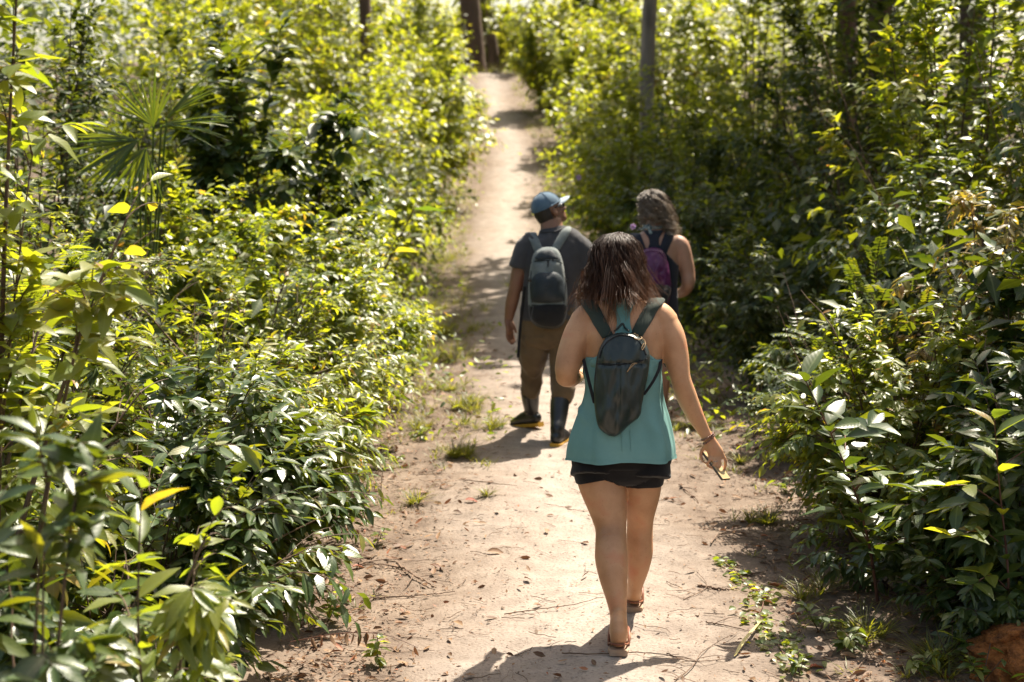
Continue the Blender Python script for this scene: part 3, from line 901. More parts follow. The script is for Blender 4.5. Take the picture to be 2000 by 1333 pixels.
# ------------------------------------------------------------------ sapling on the right with a red stem and big glossy leaves
def sapling(label, pts, llen, seed, n, mkey='glossy', asp=.2, stem='redstem', rad=.006, name='sapling', start=.15, fan=0.9, branches=0):
    g = np.random.default_rng(seed)
    root = thing(name, label, 'sapling', Vector(pts[0]))
    C, rr = tube_path(pts, [rad, rad * .8, rad * .5, rad * .35][:len(pts)], k=20)
    V, F = tubes_np(C, rr, 6)
    link(bpy.data.objects.new('stem', npmesh('stem', V, np.full(len(F), 4), F.ravel(), M[stem])), root)
    lines = [C[0]]
    for b in range(branches):
        i = int(len(C[0]) * (.25 + .6 * b / max(1, branches)))
        p = C[0][i]; a = g.uniform(0, 6.28)
        e = p + np.array([math.cos(a) * .28, math.sin(a) * .28, .08])
        Cb, rb = tube_path([p, (p + e) / 2 + np.array([0, 0, .05]), e], [rad * .5, rad * .4, rad * .3], k=10)
        V, F = tubes_np(Cb, rb, 5)
        link(bpy.data.objects.new('branch', npmesh('branch', V, np.full(len(F), 4), F.ravel(), M[stem])), root)
        lines.append(Cb[0])
    P, D, N = [], [], []
    for li, ln in enumerate(lines):
        m_ = n if li == 0 else 7
        for j in range(m_):
            t = (start if li == 0 else .3) + (1 - (start if li == 0 else .3)) * j / max(1, m_ - 1)
            q = t * (len(ln) - 1); i = min(int(q), len(ln) - 2)
            p = ln[i] * (1 - q + i) + ln[i + 1] * (q - i)
            tg = ln[i + 1] - ln[i]; tg = tg / np.linalg.norm(tg)
            a = j * 2.4 + g.normal(0, .3)
            d = np.array([math.cos(a), math.sin(a), -.25 + .6 * t]) * fan + tg * .5
            P.append(p); D.append(d); N.append(np.array([0, 0, 1.0]) + g.normal(0, .25, 3))
    P, D, N = np.array(P), np.array(D), np.array(N)
    k = len(P)
    L = llen * g.uniform(.7, 1.15, k)
    A = [P, D, N, L, L * asp, g.uniform(.1, .4, k), g.uniform(.1, .5, k), np.clip(g.normal(.45, .25, k), .03, .97)]
    leaf_objects(root, A, range(k), mkey, asp=asp)
    return root


sb = onground(1715, 1180, .02)
sapling('red-stemmed sapling leaning over the path with large dark glossy leaves', [sb, sb + Vector((-.06, -.02, .30)), sb + Vector((-.17, -.05, .62)), sb + Vector((-.36, -.02, 1.02))], .175, 51, 38, branches=7, rad=.008)
sb = Vector((2.0, 5.5, float(gz(2.0, 5.5))))
sapling('thin sapling with pale toothed leaves at the right frame edge', [sb, sb + Vector((-.02, 0, .35)), sb + Vector((-.07, 0, .7)), sb + Vector((-.12, -.05, .98))], .15, 52, 16, mkey='bank', branches=4)
sb = Vector((-.98, 3.62, 0.02))
sapling('thin brown-stemmed sapling standing in the left foreground', [sb, sb + Vector((.01, 0, .35)), sb + Vector((.0, -.03, .75)), sb + Vector((.03, -.06, 1.15))], .13, 53, 24, mkey='bank', stem='stem', branches=3)
sb = onground(745, 985, .01)
sapling('little upright seedling with three hanging leaves at the left path edge', [sb, sb + Vector((0, 0, .1)), sb + Vector((.01, 0, .22)), sb + Vector((.0, -.03, .3))], .08, 54, 5, mkey='bank', stem='stem', rad=.003, start=.6)


# ================================================================== people
class Loft:
    """closed or open body of elliptical sections; st = (centre, half width, half depth, side vector or None, depth shift)"""
    def __init__(self, st, k=5):
        c = np.array([tuple(s[0]) for s in st], float)
        a = np.array([s[1] for s in st], float); b = np.array([s[2] for s in st], float)
        sd_ = np.array([tuple(s[3]) if len(s) > 3 and s[3] is not None else (1, 0, 0) for s in st], float)
        n = len(st)
        m = (n - 1) * k + 1
        s = np.linspace(0, n - 1, m)
        i = np.clip(s.astype(int), 0, n - 2); f = s - i
        def cr(v):
            v = v if v.ndim > 1 else v[:, None]
            ff = f[:, None]
            p0, p1, p2, p3 = v[np.clip(i - 1, 0, None)], v[i], v[i + 1], v[np.clip(i + 2, None, n - 1)]
            return .5 * (2 * p1 + (p2 - p0) * ff + (2 * p0 - 5 * p1 + 4 * p2 - p3) * ff ** 2 + (3 * p1 - p0 - 3 * p2 + p3) * ff ** 3)
        self.s = s
        self.C = cr(c); self.a = np.maximum(cr(a)[:, 0], 1e-4); self.b = np.maximum(cr(b)[:, 0], 1e-4)
        T = nrm(np.gradient(self.C, axis=0))
        S = cr(sd_)
        S = nrm(S - T * np.sum(S * T, 1, keepdims=True))
        self.S = S; self.B = np.cross(S, T); self.T = T    # for an upright body with side +X and T down/up B is +-Y

    def verts(self, n=28, off=0.0, power=1.0):
        th = np.arange(n) / n * 2 * np.pi
        cx, sy = np.cos(th), np.sin(th)
        if power != 1.0:
            cx = np.sign(cx) * np.abs(cx) ** power; sy = np.sign(sy) * np.abs(sy) ** power
        return self.C[:, None] + ((self.a + off)[:, None] * cx[None])[..., None] * self.S[:, None] + ((self.b + off)[:, None] * sy[None])[..., None] * self.B[:, None]

    def closed(self, n=28, off=0.0, power=1.0, dome=.5):
        V = self.verts(n, off, power)
        # rounded ends
        def cap(idx, sgn):
            r = []
            for q in (.5, .85):
                sc = math.cos(q * math.pi / 2)
                r.append(self.C[idx] + (V[idx] - self.C[idx]) * sc + sgn * self.T[idx] * min(self.a[idx], self.b[idx]) * dome * math.sin(q * math.pi / 2))
            tip = self.C[idx] + sgn * self.T[idx] * min(self.a[idx], self.b[idx]) * dome
            return r, tip
        r0, t0 = cap(0, -1); r1, t1 = cap(-1, 1)
        rows = [r0[1], r0[0]] + list(V) + [r1[0], r1[1]]
        W = np.concatenate(rows + [t0[None], t1[None]])
        nr = len(rows)
        F = [tuple(f) for f in grid_faces(nr, n, True)]
        F += [(nr * n, (j + 1) % n, j) for j in range(n)]
        F += [(nr * n + 1, (nr - 1) * n + j, (nr - 1) * n + (j + 1) % n) for j in range(n)]
        return W, F


def ell(c, r, rot=None, n=16):
    V = []
    F = []
    for i in range(n // 2 + 1):
        ph = math.pi * i / (n // 2)
        for j in range(n):
            t = 2 * math.pi * j / n
            v = Vector((r[0] * math.sin(ph) * math.cos(t), r[1] * math.sin(ph) * math.sin(t), r[2] * math.cos(ph)))
            if rot is not None: v = rot @ v
            V.append(Vector(c) + v)
    for i in range(n // 2):
        for j in range(n):
            F.append((i * n + j, i * n + (j + 1) % n, (i + 1) * n + (j + 1) % n, (i + 1) * n + j))
    return np.array([tuple(v) for v in V]), F


def limb(st, k=5, n=20, power=1.0, dome=.7, off=0.0):
    return Loft(st, k).closed(n, off, power, dome)


def fuse(parts, voxel, smooth=6, fac=.5):
    """union of closed shapes as one continuous surface"""
    V, F, o = [], [], 0
    for v, f in parts:
        V.append(np.asarray(v)); F += [tuple(i + o for i in q) for q in f]; o += len(v)
    me = bpy.data.meshes.new('tmp')
    me.from_pydata([tuple(v) for v in np.concatenate(V)], [], F)
    bm = bmesh.new(); bm.from_mesh(me)
    bmesh.ops.remove_doubles(bm, verts=bm.verts, dist=1e-6)
    bmesh.ops.recalc_face_normals(bm, faces=bm.faces)
    bm.to_mesh(me); bm.free()
    ob = bpy.data.objects.new('tmp', me)
    COL.objects.link(ob)
    md = ob.modifiers.new('r', 'REMESH'); md.mode = 'VOXEL'; md.voxel_size = voxel; md.use_smooth_shade = True
    sm = ob.modifiers.new('s', 'SMOOTH'); sm.factor = fac; sm.iterations = smooth
    dg = bpy.context.evaluated_depsgraph_get()
    res = bpy.data.meshes.new_from_object(ob.evaluated_get(dg))
    bpy.data.objects.remove(ob)
    bpy.data.meshes.remove(me)
    return res


def get_v(me):
    a = np.empty(len(me.vertices) * 3, np.float32); me.vertices.foreach_get('co', a); return a.reshape(-1, 3).astype(float)


def get_n(me):
    a = np.empty(len(me.vertices) * 3, np.float32); me.vertex_normals.foreach_get('vector', a); return a.reshape(-1, 3).astype(float)


def set_v(me, V):
    me.vertices.foreach_set('co', np.ascontiguousarray(V, np.float32).ravel()); me.update()


def bvh_of(me):
    return BVHTree.FromPolygons([tuple(v) for v in get_v(me)], [tuple(p.vertices) for p in me.polygons])


def add_mesh(name, me, material, parent):
    me.name = name
    me.materials.clear(); me.materials.append(material)
    me.polygons.foreach_set('use_smooth', np.ones(len(me.polygons), bool))
    return link(bpy.data.objects.new(name, me), parent)


def hit(px, py, *bvhs, off=0.0):
    d = ray(px, py).normalized()
    best = None
    for b in bvhs:
        h = b.ray_cast(Vector((0, 0, CAM_H)), d)
        if h[0] is not None and (best is None or h[3] < best[3]):
            best = h
    if best is None: return None, None
    nml = best[1]
    if nml.dot(d) > 0: nml = -nml
    return best[0] + nml * off, nml


def S(px, py, Y, hw, dep, side=None):
    p = at(px, py, Y)
    return (p, hw * mpp(p), dep, side)


def S2(px, py, Y, hw, side=None, rat=1.0):
    p = at(px, py, Y)
    return (p, hw * mpp(p), hw * mpp(p) * rat, side)


def ribbon(name, L, Rr, Nn, thick, material, parent, edge=True):
    """flat strap between a left and a right edge line with thickness along the normals"""
    L, Rr, Nn = [np.array([tuple(v) for v in q], float) for q in (L, Rr, Nn)]
    n = len(L)
    Nn = nrm(Nn)
    cols = [L, L * .88 + Rr * .12 + Nn * thick, L * .5 + Rr * .5 + Nn * thick * 1.15, L * .12 + Rr * .88 + Nn * thick, Rr, Rr - Nn * thick * .3, L - Nn * thick * .3]
    V = np.stack(cols, 1).reshape(-1, 3)
    F = [tuple(f) for f in grid_faces(n, len(cols), True)]
    k = len(cols)
    F += [tuple(range(k))[::-1], tuple(range((n - 1) * k, n * k))]
    return pym(name, V, F, material, parent)


def smooth_line(pts, k=24):
    C, _ = tube_path(pts, [1] * len(pts), k=k)
    return [Vector(p) for p in C[0]]


def cord(name, pts, r, material, parent, k=24, sides=6, closed_ends=True):
    C, rr = tube_path(pts, [r] * len(pts), k=k)
    V, F = tubes_np(C, rr, sides)
    F = [tuple(f) for f in F] + [tuple(range(sides)), tuple(range((k - 1) * sides, k * sides))]
    return pym(name, V, F, material, parent)


def skin_mat(name, c1, c2, red):
    m, n, l, p, out = mat(name)
    geo = n.new('ShaderNodeNewGeometry')
    a = n.new('ShaderNodeTexNoise'); a.inputs['Scale'].default_value = 9; a.inputs['Detail'].default_value = 5
    b = n.new('ShaderNodeTexNoise'); b.inputs['Scale'].default_value = 160; b.inputs['Detail'].default_value = 3
    for t in (a, b): l.new(geo.outputs['Position'], t.inputs['Vector'])
    r = ramp(n, [(.3, c1), (.55, c2), (.75, red)])
    l.new(a.outputs['Fac'], r.inputs[0])
    fr = ramp(n, [(.25, (.72, .66, .62)), (.38, (1, 1, 1))])
    l.new(b.outputs['Fac'], fr.inputs[0])
    mx = n.new('ShaderNodeMix'); mx.data_type = 'RGBA'; mx.blend_type = 'MULTIPLY'; mx.inputs[0].default_value = .8
    l.new(r.outputs[0], mx.inputs[6]); l.new(fr.outputs[0], mx.inputs[7])
    l.new(mx.outputs[2], p.inputs['Base Color'])
    p.inputs['Roughness'].default_value = .55
    p.inputs['Specular IOR Level'].default_value = .45
    p.inputs['Subsurface Weight'].default_value = .12
    p.inputs['Subsurface Radius'].default_value = (.02, .008, .004)
    p.inputs['Subsurface Scale'].default_value = .5
    bp = n.new('ShaderNodeBump'); bp.inputs['Strength'].default_value = .12; bp.inputs['Distance'].default_value = .002
    l.new(b.outputs['Fac'], bp.inputs['Height']); l.new(bp.outputs[0], p.inputs['Normal'])
    return m


M['skin_light'] = skin_mat('skin', (.40, .198, .095), (.52, .282, .148), (.52, .205, .105))
M['skin_brown'] = skin_mat('brown_skin', (.17, .080, .048), (.21, .105, .062), (.22, .095, .06))
M['skin_tan'] = skin_mat('tanned_skin', (.31, .165, .105), (.37, .205, .135), (.38, .18, .115))


def cloth_mat(name, c1, c2, rough=.85, weave=900, scale=6, bump=.15, sheen=.15, spec=.2):
    m, n, l, p, out = mat(name)
    geo = n.new('ShaderNodeNewGeometry')
    a = n.new('ShaderNodeTexNoise'); a.inputs['Scale'].default_value = scale; a.inputs['Detail'].default_value = 6
    w = n.new('ShaderNodeTexNoise'); w.inputs['Scale'].default_value = weave; w.inputs['Detail'].default_value = 2
    for t in (a, w): l.new(geo.outputs['Position'], t.inputs['Vector'])
    r = ramp(n, [(.3, c1), (.7, c2)]); l.new(a.outputs['Fac'], r.inputs[0])
    fr = ramp(n, [(.3, (.86, .86, .86)), (.7, (1.06, 1.06, 1.06))]); l.new(w.outputs['Fac'], fr.inputs[0])
    mx = n.new('ShaderNodeMix'); mx.data_type = 'RGBA'; mx.blend_type = 'MULTIPLY'; mx.inputs[0].default_value = .8
    l.new(r.outputs[0], mx.inputs[6]); l.new(fr.outputs[0], mx.inputs[7])
    l.new(mx.outputs[2], p.inputs['Base Color'])
    p.inputs['Roughness'].default_value = rough
    p.inputs['Specular IOR Level'].default_value = spec
    p.inputs['Sheen Weight'].default_value = sheen
    bp = n.new('ShaderNodeBump'); bp.inputs['Strength'].default_value = bump; bp.inputs['Distance'].default_value = .002
    l.new(w.outputs['Fac'], bp.inputs['Height']); l.new(bp.outputs[0], p.inputs['Normal'])
    return m


M['teal'] = cloth_mat('teal_jersey', (.135, .275, .255), (.185, .345, .322), sheen=0)
M['black_cloth'] = cloth_mat('black_cloth', (.006, .005, .006), (.011, .010, .010))
M['grey_shirt'] = cloth_mat('grey_cotton', (.040, .040, .044), (.058, .056, .060))
M['khaki'] = cloth_mat('brown_trouser_cloth', (.10, .066, .034), (.145, .098, .052), scale=9)
M['bag_dark'] = noise_mat('dark_green_coated_fabric', (.012, .020, .018), (.022, .032, .029), scale=5, rough=.38, bump=.25, bscale=60, bdist=.002, spec=.5)
M['strap_green'] = cloth_mat('dark_green_webbing', (.030, .042, .033), (.045, .058, .047), weave=500, bump=.4)
M['bag_grey'] = cloth_mat('faded_grey_canvas', (.10, .118, .118), (.18, .20, .195), weave=400, bump=.4, scale=14)
M['bag_slate'] = cloth_mat('slate_canvas', (.018, .024, .030), (.036, .045, .052), weave=400, bump=.4, scale=10, rough=.6, sheen=0)
M['bag_black'] = cloth_mat('black_canvas', (.008, .008, .009), (.018, .018, .019), weave=400, bump=.4)
M['purple'] = noise_mat('purple_ripstop', (.050, .006, .042), (.105, .014, .085), scale=7, rough=.42, bump=.3, bscale=50, spec=.5)
M['navy'] = cloth_mat('navy_webbing', (.012, .014, .022), (.022, .025, .036), weave=500)
M['rubber'] = noise_mat('black_rubber', (.010, .011, .012), (.02, .021, .022), scale=14, rough=.34, bump=.12, spec=.5)
M['yellow_rubber'] = noise_mat('yellow_rubber', (.42, .22, .02), (.52, .30, .04), scale=30, rough=.6, bump=.2)
M['sandal'] = noise_mat('tan_sandal_sole', (.30, .19, .12), (.42, .29, .20), scale=40, rough=.8, bump=.3)
M['sandal_strap'] = noise_mat('brown_leather', (.15, .05, .022), (.24, .085, .04), scale=40, rough=.5, bump=.3)
M['tancord'] = noise_mat('tan_cord', (.28, .17, .08), (.40, .26, .13), scale=90, rough=.7, bump=.3)
M['denim'] = cloth_mat('faded_blue_cotton', (.062, .108, .158), (.10, .16, .22), weave=600, scale=25)
M['brim'] = cloth_mat('pale_blue_grey_cotton', (.22, .28, .33), (.30, .36, .41), weave=600, scale=25)
M['glasses'] = noise_mat('black_plastic', (.008, .008, .009), (.012, .012, .013), scale=9, rough=.25, bump=0)
M['white_thread'] = noise_mat('white_thread', (.6, .6, .58), (.7, .7, .68), scale=90, rough=.8, bump=0)
M['gold'] = noise_mat('pale_gold_phone_back', (.36, .26, .13), (.42, .31, .16), scale=9, rough=.35, bump=0, spec=.7)
M['phone_edge'] = noise_mat('dark_metal', (.06, .045, .03), (.09, .07, .05), scale=9, rough=.3, bump=0)
M['bead'] = noise_mat('copper_brown_beads', (.10, .035, .022), (.30, .14, .09), scale=120, rough=.3, bump=0, spec=.6)
M['silver'] = noise_mat('silver', (.6, .58, .55), (.7, .68, .65), scale=9, rough=.2, bump=0)
M['silver'].node_tree.nodes['Principled BSDF'].inputs['Metallic'].default_value = 1
M['eye'] = noise_mat('eye_white', (.5, .48, .45), (.6, .58, .55), scale=9, rough=.2, bump=0)
M['blackhair'] = noise_mat('short_black_hair', (.008, .006, .005), (.02, .015, .012), scale=60, rough=.5, bump=.8, bscale=300)
M['nail'] = noise_mat('nail', (.5, .3, .24), (.55, .34, .28), scale=9, rough=.3, bump=0)


def hair_mat(name, stops):
    m, n, l, p, out = mat(name)
    a = n.new('ShaderNodeAttribute'); a.attribute_name = 'lf'
    sep = n.new('ShaderNodeSeparateXYZ'); l.new(a.outputs['Vector'], sep.inputs[0])
    r = ramp(n, stops)
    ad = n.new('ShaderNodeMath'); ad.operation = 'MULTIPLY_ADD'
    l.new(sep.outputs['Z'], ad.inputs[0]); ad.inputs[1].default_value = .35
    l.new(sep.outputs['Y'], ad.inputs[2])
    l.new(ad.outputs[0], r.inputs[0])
    l.new(r.outputs[0], p.inputs['Base Color'])
    p.inputs['Roughness'].default_value = .42
    p.inputs['Specular IOR Level'].default_value = .35
    tr = n.new('ShaderNodeBsdfTranslucent'); l.new(r.outputs[0], tr.inputs['Color'])
    ms = n.new('ShaderNodeMixShader'); ms.inputs[0].default_value = .25
    l.new(p.outputs[0], ms.inputs[1]); l.new(tr.outputs[0], ms.inputs[2]); l.new(ms.outputs[0], out.inputs['Surface'])
    return m


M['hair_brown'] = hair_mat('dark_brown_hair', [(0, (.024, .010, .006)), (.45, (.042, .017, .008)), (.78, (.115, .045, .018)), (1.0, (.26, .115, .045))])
M['hair_grey'] = hair_mat('grey_brown_hair', [(0, (.045, .032, .022)), (.35, (.12, .088, .062)), (.75, (.32, .25, .185)), (1.0, (.46, .38, .30))])


# ------------------------------------------------------------------ heads and hands
def head_parts(c, Rm, s=1.0):
    """skull, jaw, nose, lips, ears as closed shapes; Rm turns local x right, y face, z up into the world"""
    def e(p, r, rot=None):
        rr = Rm.copy() if rot is None else Rm @ rot
        return ell(Vector(c) + Rm @ (Vector(p) * s), [q * s for q in r], rr)
    out = [e((0, -.014, .035), (.076, .096, .086)), e((0, .03, -.035), (.060, .064, .078)), e((0, .066, -.088), (.032, .028, .024)),
           e((0, .045, -.07), (.052, .045, .035)), e((0, .078, .026), (.052, .02, .018)),
           e((0, .099, -.018), (.011, .016, .028)), e((0, .107, -.034), (.017, .014, .011)),
           e((0, .086, -.060), (.026, .014, .0075)), e((0, .084, -.071), (.023, .014, .0075)),
           e((.035, .07, -.025), (.024, .02, .02)), e((-.035, .07, -.025), (.024, .02, .02))]
    for sx in (-1, 1):
        out.append(e((sx * .079, -.006, -.012), (.010, .021, .033), Matrix.Rotation(sx * .35, 3, 'Z')))
    return out


def face_bits(root, c, Rm, s=1.0):
    for sx in (-1, 1):
        V, F = ell(Vector(c) + Rm @ (Vector((sx * .031, .080, .004)) * s), [.0125 * s] * 3, Rm, 12)
        pym('eye', V, F, M['eye'], root)


def finger(pts, r):
    return limb([(p, q, q * .95, None) for p, q in zip(pts, r)], k=4, n=10, dome=.9)


def hair_profile(prof):
    pr = np.array(prof, float)
    d = np.concatenate([[0], np.cumsum(np.hypot(np.diff(pr[:, 0]), np.diff(pr[:, 1])))]); d /= d[-1]
    return lambda s: (np.interp(s, d, pr[:, 0]), np.interp(s, d, pr[:, 1]))


def hair(root, c, Rm, prof, n, locks, mat_, seed, width=1.0, depth=1.05, back=(-.03), s0=(0, .5), s1=(.86, 1.08), curl=(0, 0), jitter=.008, r=.0011, ph_range=(-2.75, 2.75), k=14, flare=.012, sway=0, shell=True, shift=(0, 0)):
    """strands that run from the crown down a bell-shaped profile (radius, height)"""
    g = np.random.default_rng(seed)
    f = hair_profile(prof)
    ph0 = g.uniform(*ph_range, locks)
    li = g.integers(0, locks, n)
    ph = ph0[li] + g.normal(0, .10, n)
    a0 = g.uniform(*s0, n); a1 = (g.uniform(*s1, locks)[li] + g.normal(0, .03, n))
    t = np.linspace(0, 1, k)[None]
    s = a0[:, None] + (a1 - a0)[:, None] * t
    rad, z = f(np.clip(s, 0, 1))
    over = np.clip(s - 1, 0, 1)
    z = z - over * .28
    cl = .45 * np.clip(s - .35, 0, 1)
    phi = ph[:, None] * (1 - cl) + ph0[li][:, None] * cl
    lay = g.random(n)[:, None]
    rad = rad * (.86 + .16 * lay) + jitter * g.normal(0, 1, (n, 1)) * s + flare * (g.normal(0, 1, locks)[li][:, None]) * np.clip(s - .5, 0, 1)
    rad = np.maximum(rad, .004)
    lw = g.uniform(0, 6.28, locks)[li][:, None]
    wave = .012 * np.sin(s * 9 + lw) * np.clip(s - .3, 0, 1)
    phi = phi + wave / np.maximum(rad, .05)
    x = np.sin(phi) * rad * width; y = -np.cos(phi) * rad * depth
    if curl[0]:
        ca = curl[0] * g.uniform(.5, 1.3, locks)[li][:, None]; cf = curl[1] * g.uniform(.7, 1.3, locks)[li][:, None]
        th = cf * s * 6.28 + lw + g.normal(0, .3, (n, 1))
        x = x + ca * np.cos(th); y = y + ca * np.sin(th); z = z + ca * .6 * np.sin(th * .8 + 1)
    x = x + sway * np.clip(s - .4, 0, 1) + shift[0] * s; y = y + back * np.clip(s - .45, 0, 1) + shift[1] * s
    P = np.stack([x, y, z], -1)
    Rn = np.array(Rm)
    P = P @ Rn.T + np.array(c)
    rr = r * g.uniform(.6, 1.5, (n, 1)) * np.linspace(1.1, .35, k)[None]
    V, F = tubes_np(P, rr, 3)
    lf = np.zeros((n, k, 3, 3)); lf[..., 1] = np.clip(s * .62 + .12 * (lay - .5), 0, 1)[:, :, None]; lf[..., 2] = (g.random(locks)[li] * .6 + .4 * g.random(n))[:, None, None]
    return V, F, lf.reshape(-1, 3)


def hair_obj(name, sets, material, root):
    V = np.concatenate([s[0] for s in sets]); o = 0; FF = []
    for s in sets:
        FF.append(s[1] + o); o += len(s[0])
    F = np.concatenate(FF)
    me = npmesh(name, V, np.full(len(F), 4), F.ravel(), material, np.concatenate([s[2] for s in sets]))
    return link(bpy.data.objects.new(name, me), root)


def hair_shell(c, Rm, prof, width, depth, back, scale, s_max=.9, ph=(-2.2, 2.2), sway=0):
    f = hair_profile(prof)
    ss_ = np.linspace(.01, s_max, 16); pp = np.linspace(*ph, 28)
    Sg, Pg = np.meshgrid(ss_, pp, indexing='ij')
    rad, z = f(Sg)
    rad = rad * scale
    x = np.sin(Pg) * rad * width + sway * np.clip(Sg - .4, 0, 1); y = -np.cos(Pg) * rad * depth + back * np.clip(Sg - .45, 0, 1)
    P = np.stack([x, y, z], -1).reshape(-1, 3) @ np.array(Rm).T + np.array(c)
    F = grid_faces(16, 28)
    lf = np.zeros((len(P), 3)); lf[:, 2] = .2; lf[:, 1] = .1
    return P, F, lf


def frame_to(yaw, pitch=0, roll=0):
    """local y (face) turned by yaw to the right, pitch up, roll"""
    return (Matrix.Rotation(-R(yaw), 3, 'Z') @ Matrix.Rotation(R(pitch), 3, 'X') @ Matrix.Rotation(R(roll), 3, 'Y'))


# ------------------------------------------------------------------ person in teal (nearest)
YT = 5.82
YL = onground(1207, 1268, .03).y      # rear foot, left
YR = onground(1238, 1197, .012).y     # front foot, right
rootA = thing('person', 'person in teal racerback tank top and black shorts walking away with a phone in hand', 'person', Vector((at(1215, 900, YT).x, YT, 0)))

torsoA = [S(1214, 925, YT, 84, .105), S(1214, 895, YT, 95, .130), S(1214, 858, YT, 93, .128), S(1215, 810, YT, 79, .110), S(1215, 768, YT, 70, .100),
          S(1216, 725, YT, 73, .104), S(1217, 685, YT + .01, 82, .112), S(1218, 645, YT + .015, 87, .105), S(1218, 617, YT + .02, 76, .086), S(1217, 596, YT + .02, 46, .066), S(1214, 578, YT + .03, 28, .056), S(1210, 545, YT + .05, 25, .054)]
headA = at(1205, 527, YT + .07)
RA = frame_to(6, -6, 0)
partsA = [limb(torsoA, n=36, dome=.4)]
partsA += head_parts(headA, RA, 1.0)
# shoulder muscle
partsA.append(limb([S2(1180, 603, YT + .02, 17), S2(1152, 614, YT + .015, 25), S2(1137, 632, YT + .01, 27)], n=20))
partsA.append(limb([S2(1254, 603, YT + .02, 17), S2(1285, 613, YT + .015, 25), S2(1301, 632, YT + .01, 27)], n=20))
# arms
partsA.append(limb([S2(1140, 625, YT + .01, 25), S2(1128, 655, YT, 28, None, 1.05), S2(1116, 692, YT - .02, 28, None, 1.0), S2(1107, 722, YT - .04, 24), S2(1104, 739, YT - .03, 18)], n=24))
eA = at(1106, 736, YT - .03)
wA = at(1129, 737, YT + .17)
partsA.append(limb([(eA, .047, .043), (eA * .65 + wA * .35 + Vector((0, 0, -.004)), .043, .040), (eA * .3 + wA * .7, .033, .030), (wA, .026, .022)], n=20))
hA = wA + Vector((.02, .075, .012))
partsA.append(limb([(wA, .025, .019), (wA * .5 + hA * .5, .035, .017), (hA, .037, .014)], n=14))
for q in range(4):
    b = hA + Vector((-.024 + .016 * q, .0, .0)); e = b + Vector((.006, .04, -.004)); t = e + Vector((.006, .012, -.03))
    partsA.append(finger([b, e, t], [.0085, .008, .0068]))
partsA.append(finger([wA + Vector((.024, .012, .0)), wA + Vector((.044, .035, .012)), wA + Vector((.05, .065, .016))], [.011, .0095, .008]))
# right arm hanging, turned out
partsA.append(limb([S2(1297, 626, YT + .01, 25), S2(1311, 658, YT, 27, None, 1.05), S2(1321, 700, YT - .01, 25), S2(1329, 738, YT - .02, 20, None, 1.1), S2(1340, 772, YT - .01, 20.5, None, 1.05), S2(1357, 810, YT + .0, 17), S2(1374, 841, YT + .01, 12.5, None, .85), S2(1383, 857, YT + .01, 11.5, None, .8)], k=6, n=24))
kn = YT + .015
partsA.append(limb([S2(1382, 853, kn, 11.5, None, .8), S2(1389, 868, kn, 14, (1, 0, .35), .62), S2(1397, 884, kn, 16, (1, 0, .35), .52), S2(1400, 890, kn, 15, (1, 0, .35), .45)], n=18))
FA = {
    'index': [(1410, 885, 0), (1417, 900, -.004), (1416, 913, .004), (1411, 925, .018)],
    'middle': [(1402, 889, -.004), (1407, 906, -.018), (1401, 916, -.018), (1391, 915, .0)],
    'ring': [(1394, 890, -.004), (1396, 906, -.022), (1389, 913, -.020), (1381, 909, -.002)],
    'little': [(1387, 887, -.002), (1385, 901, -.018), (1379, 905, -.016), (1373, 901, .0)],
    'thumb': [(1380, 866, .0), (1372, 878, .014), (1369, 889, .016), (1371, 899, .012)],
}
for kf, q in FA.items():
    rr = {'little': 3.5, 'thumb': 4.5}.get(kf, 4.0)
    partsA.append(finger([at(a, b, kn + d) for a, b, d in q], [rr * .00209, rr * .00202, rr * .0019, rr * .00165]))
# legs
fL = YL - .02
partsA.append(limb([S2(1166, 895, YT, 44, None, 1.0), S2(1172, 930, YT, 46.5, None, 1.0), S2(1181, 965, YT - .01, 43.5, None, 1.05), S2(1189, 1003, YT - .03, 36, None, 1.1), S2(1193, 1034, YT - .055, 30.5, None, 1.1),
                    S2(1193, 1062, YT - .09, 30.5, None, 1.1), S2(1194, 1092, YT - .12, 32, None, 1.12), S2(1198, 1128, YT - .155, 28, None, 1.15), S2(1204, 1168, YT - .19, 21, None, 1.15), S2(1208, 1203, YT - .215, 16.5, None, 1.25), S2(1208, 1228, fL + .035, 18, None, 1.5), S2(1208, 1243, fL + .045, 17, None, 1.4)], n=28))
partsA.append(limb([S2(1262, 895, YT, 42, None, 1.05), S2(1255, 930, YT + .02, 40, None, 1.1), S2(1254, 965, YT + .05, 35, None, 1.15), S2(1251, 1000, YT + .09, 28.5, None, 1.2), S2(1250, 1025, YT + .11, 25.5, None, 1.2),
                    S2(1249, 1055, YT + .12, 26, None, 1.2), S2(1249, 1080, YT + .13, 26, None, 1.25), S2(1246, 1110, YT + .14, 21.5, None, 1.25), S2(1241, 1140, YT + .17, 15.5, None, 1.25), S2(1238, 1155, YR + .05, 15, None, 1.5), S2(1238, 1168, YR + .05, 14.5, None, 1.4)], n=28))


def foot(heel, fwd, s=1.0, rise=0.0):
    f = Vector(fwd).normalized(); sd2 = f.cross(Vector((0, 0, 1))).normalized()
    u = sd2.cross(f)
    P = [(.0, .030, .030, .034), (.04, .036, .034, .040), (.10, .036, .030, .042), (.16, .042, .022, .030), (.20, .044, .017, .020), (.235, .036, .012, .013)]
    return [limb([(heel + f * a * s + u * z * s, w * s, h * s, sd2) for a, w, h, z in P], n=20, power=.9, dome=.6)], f, sd2, u


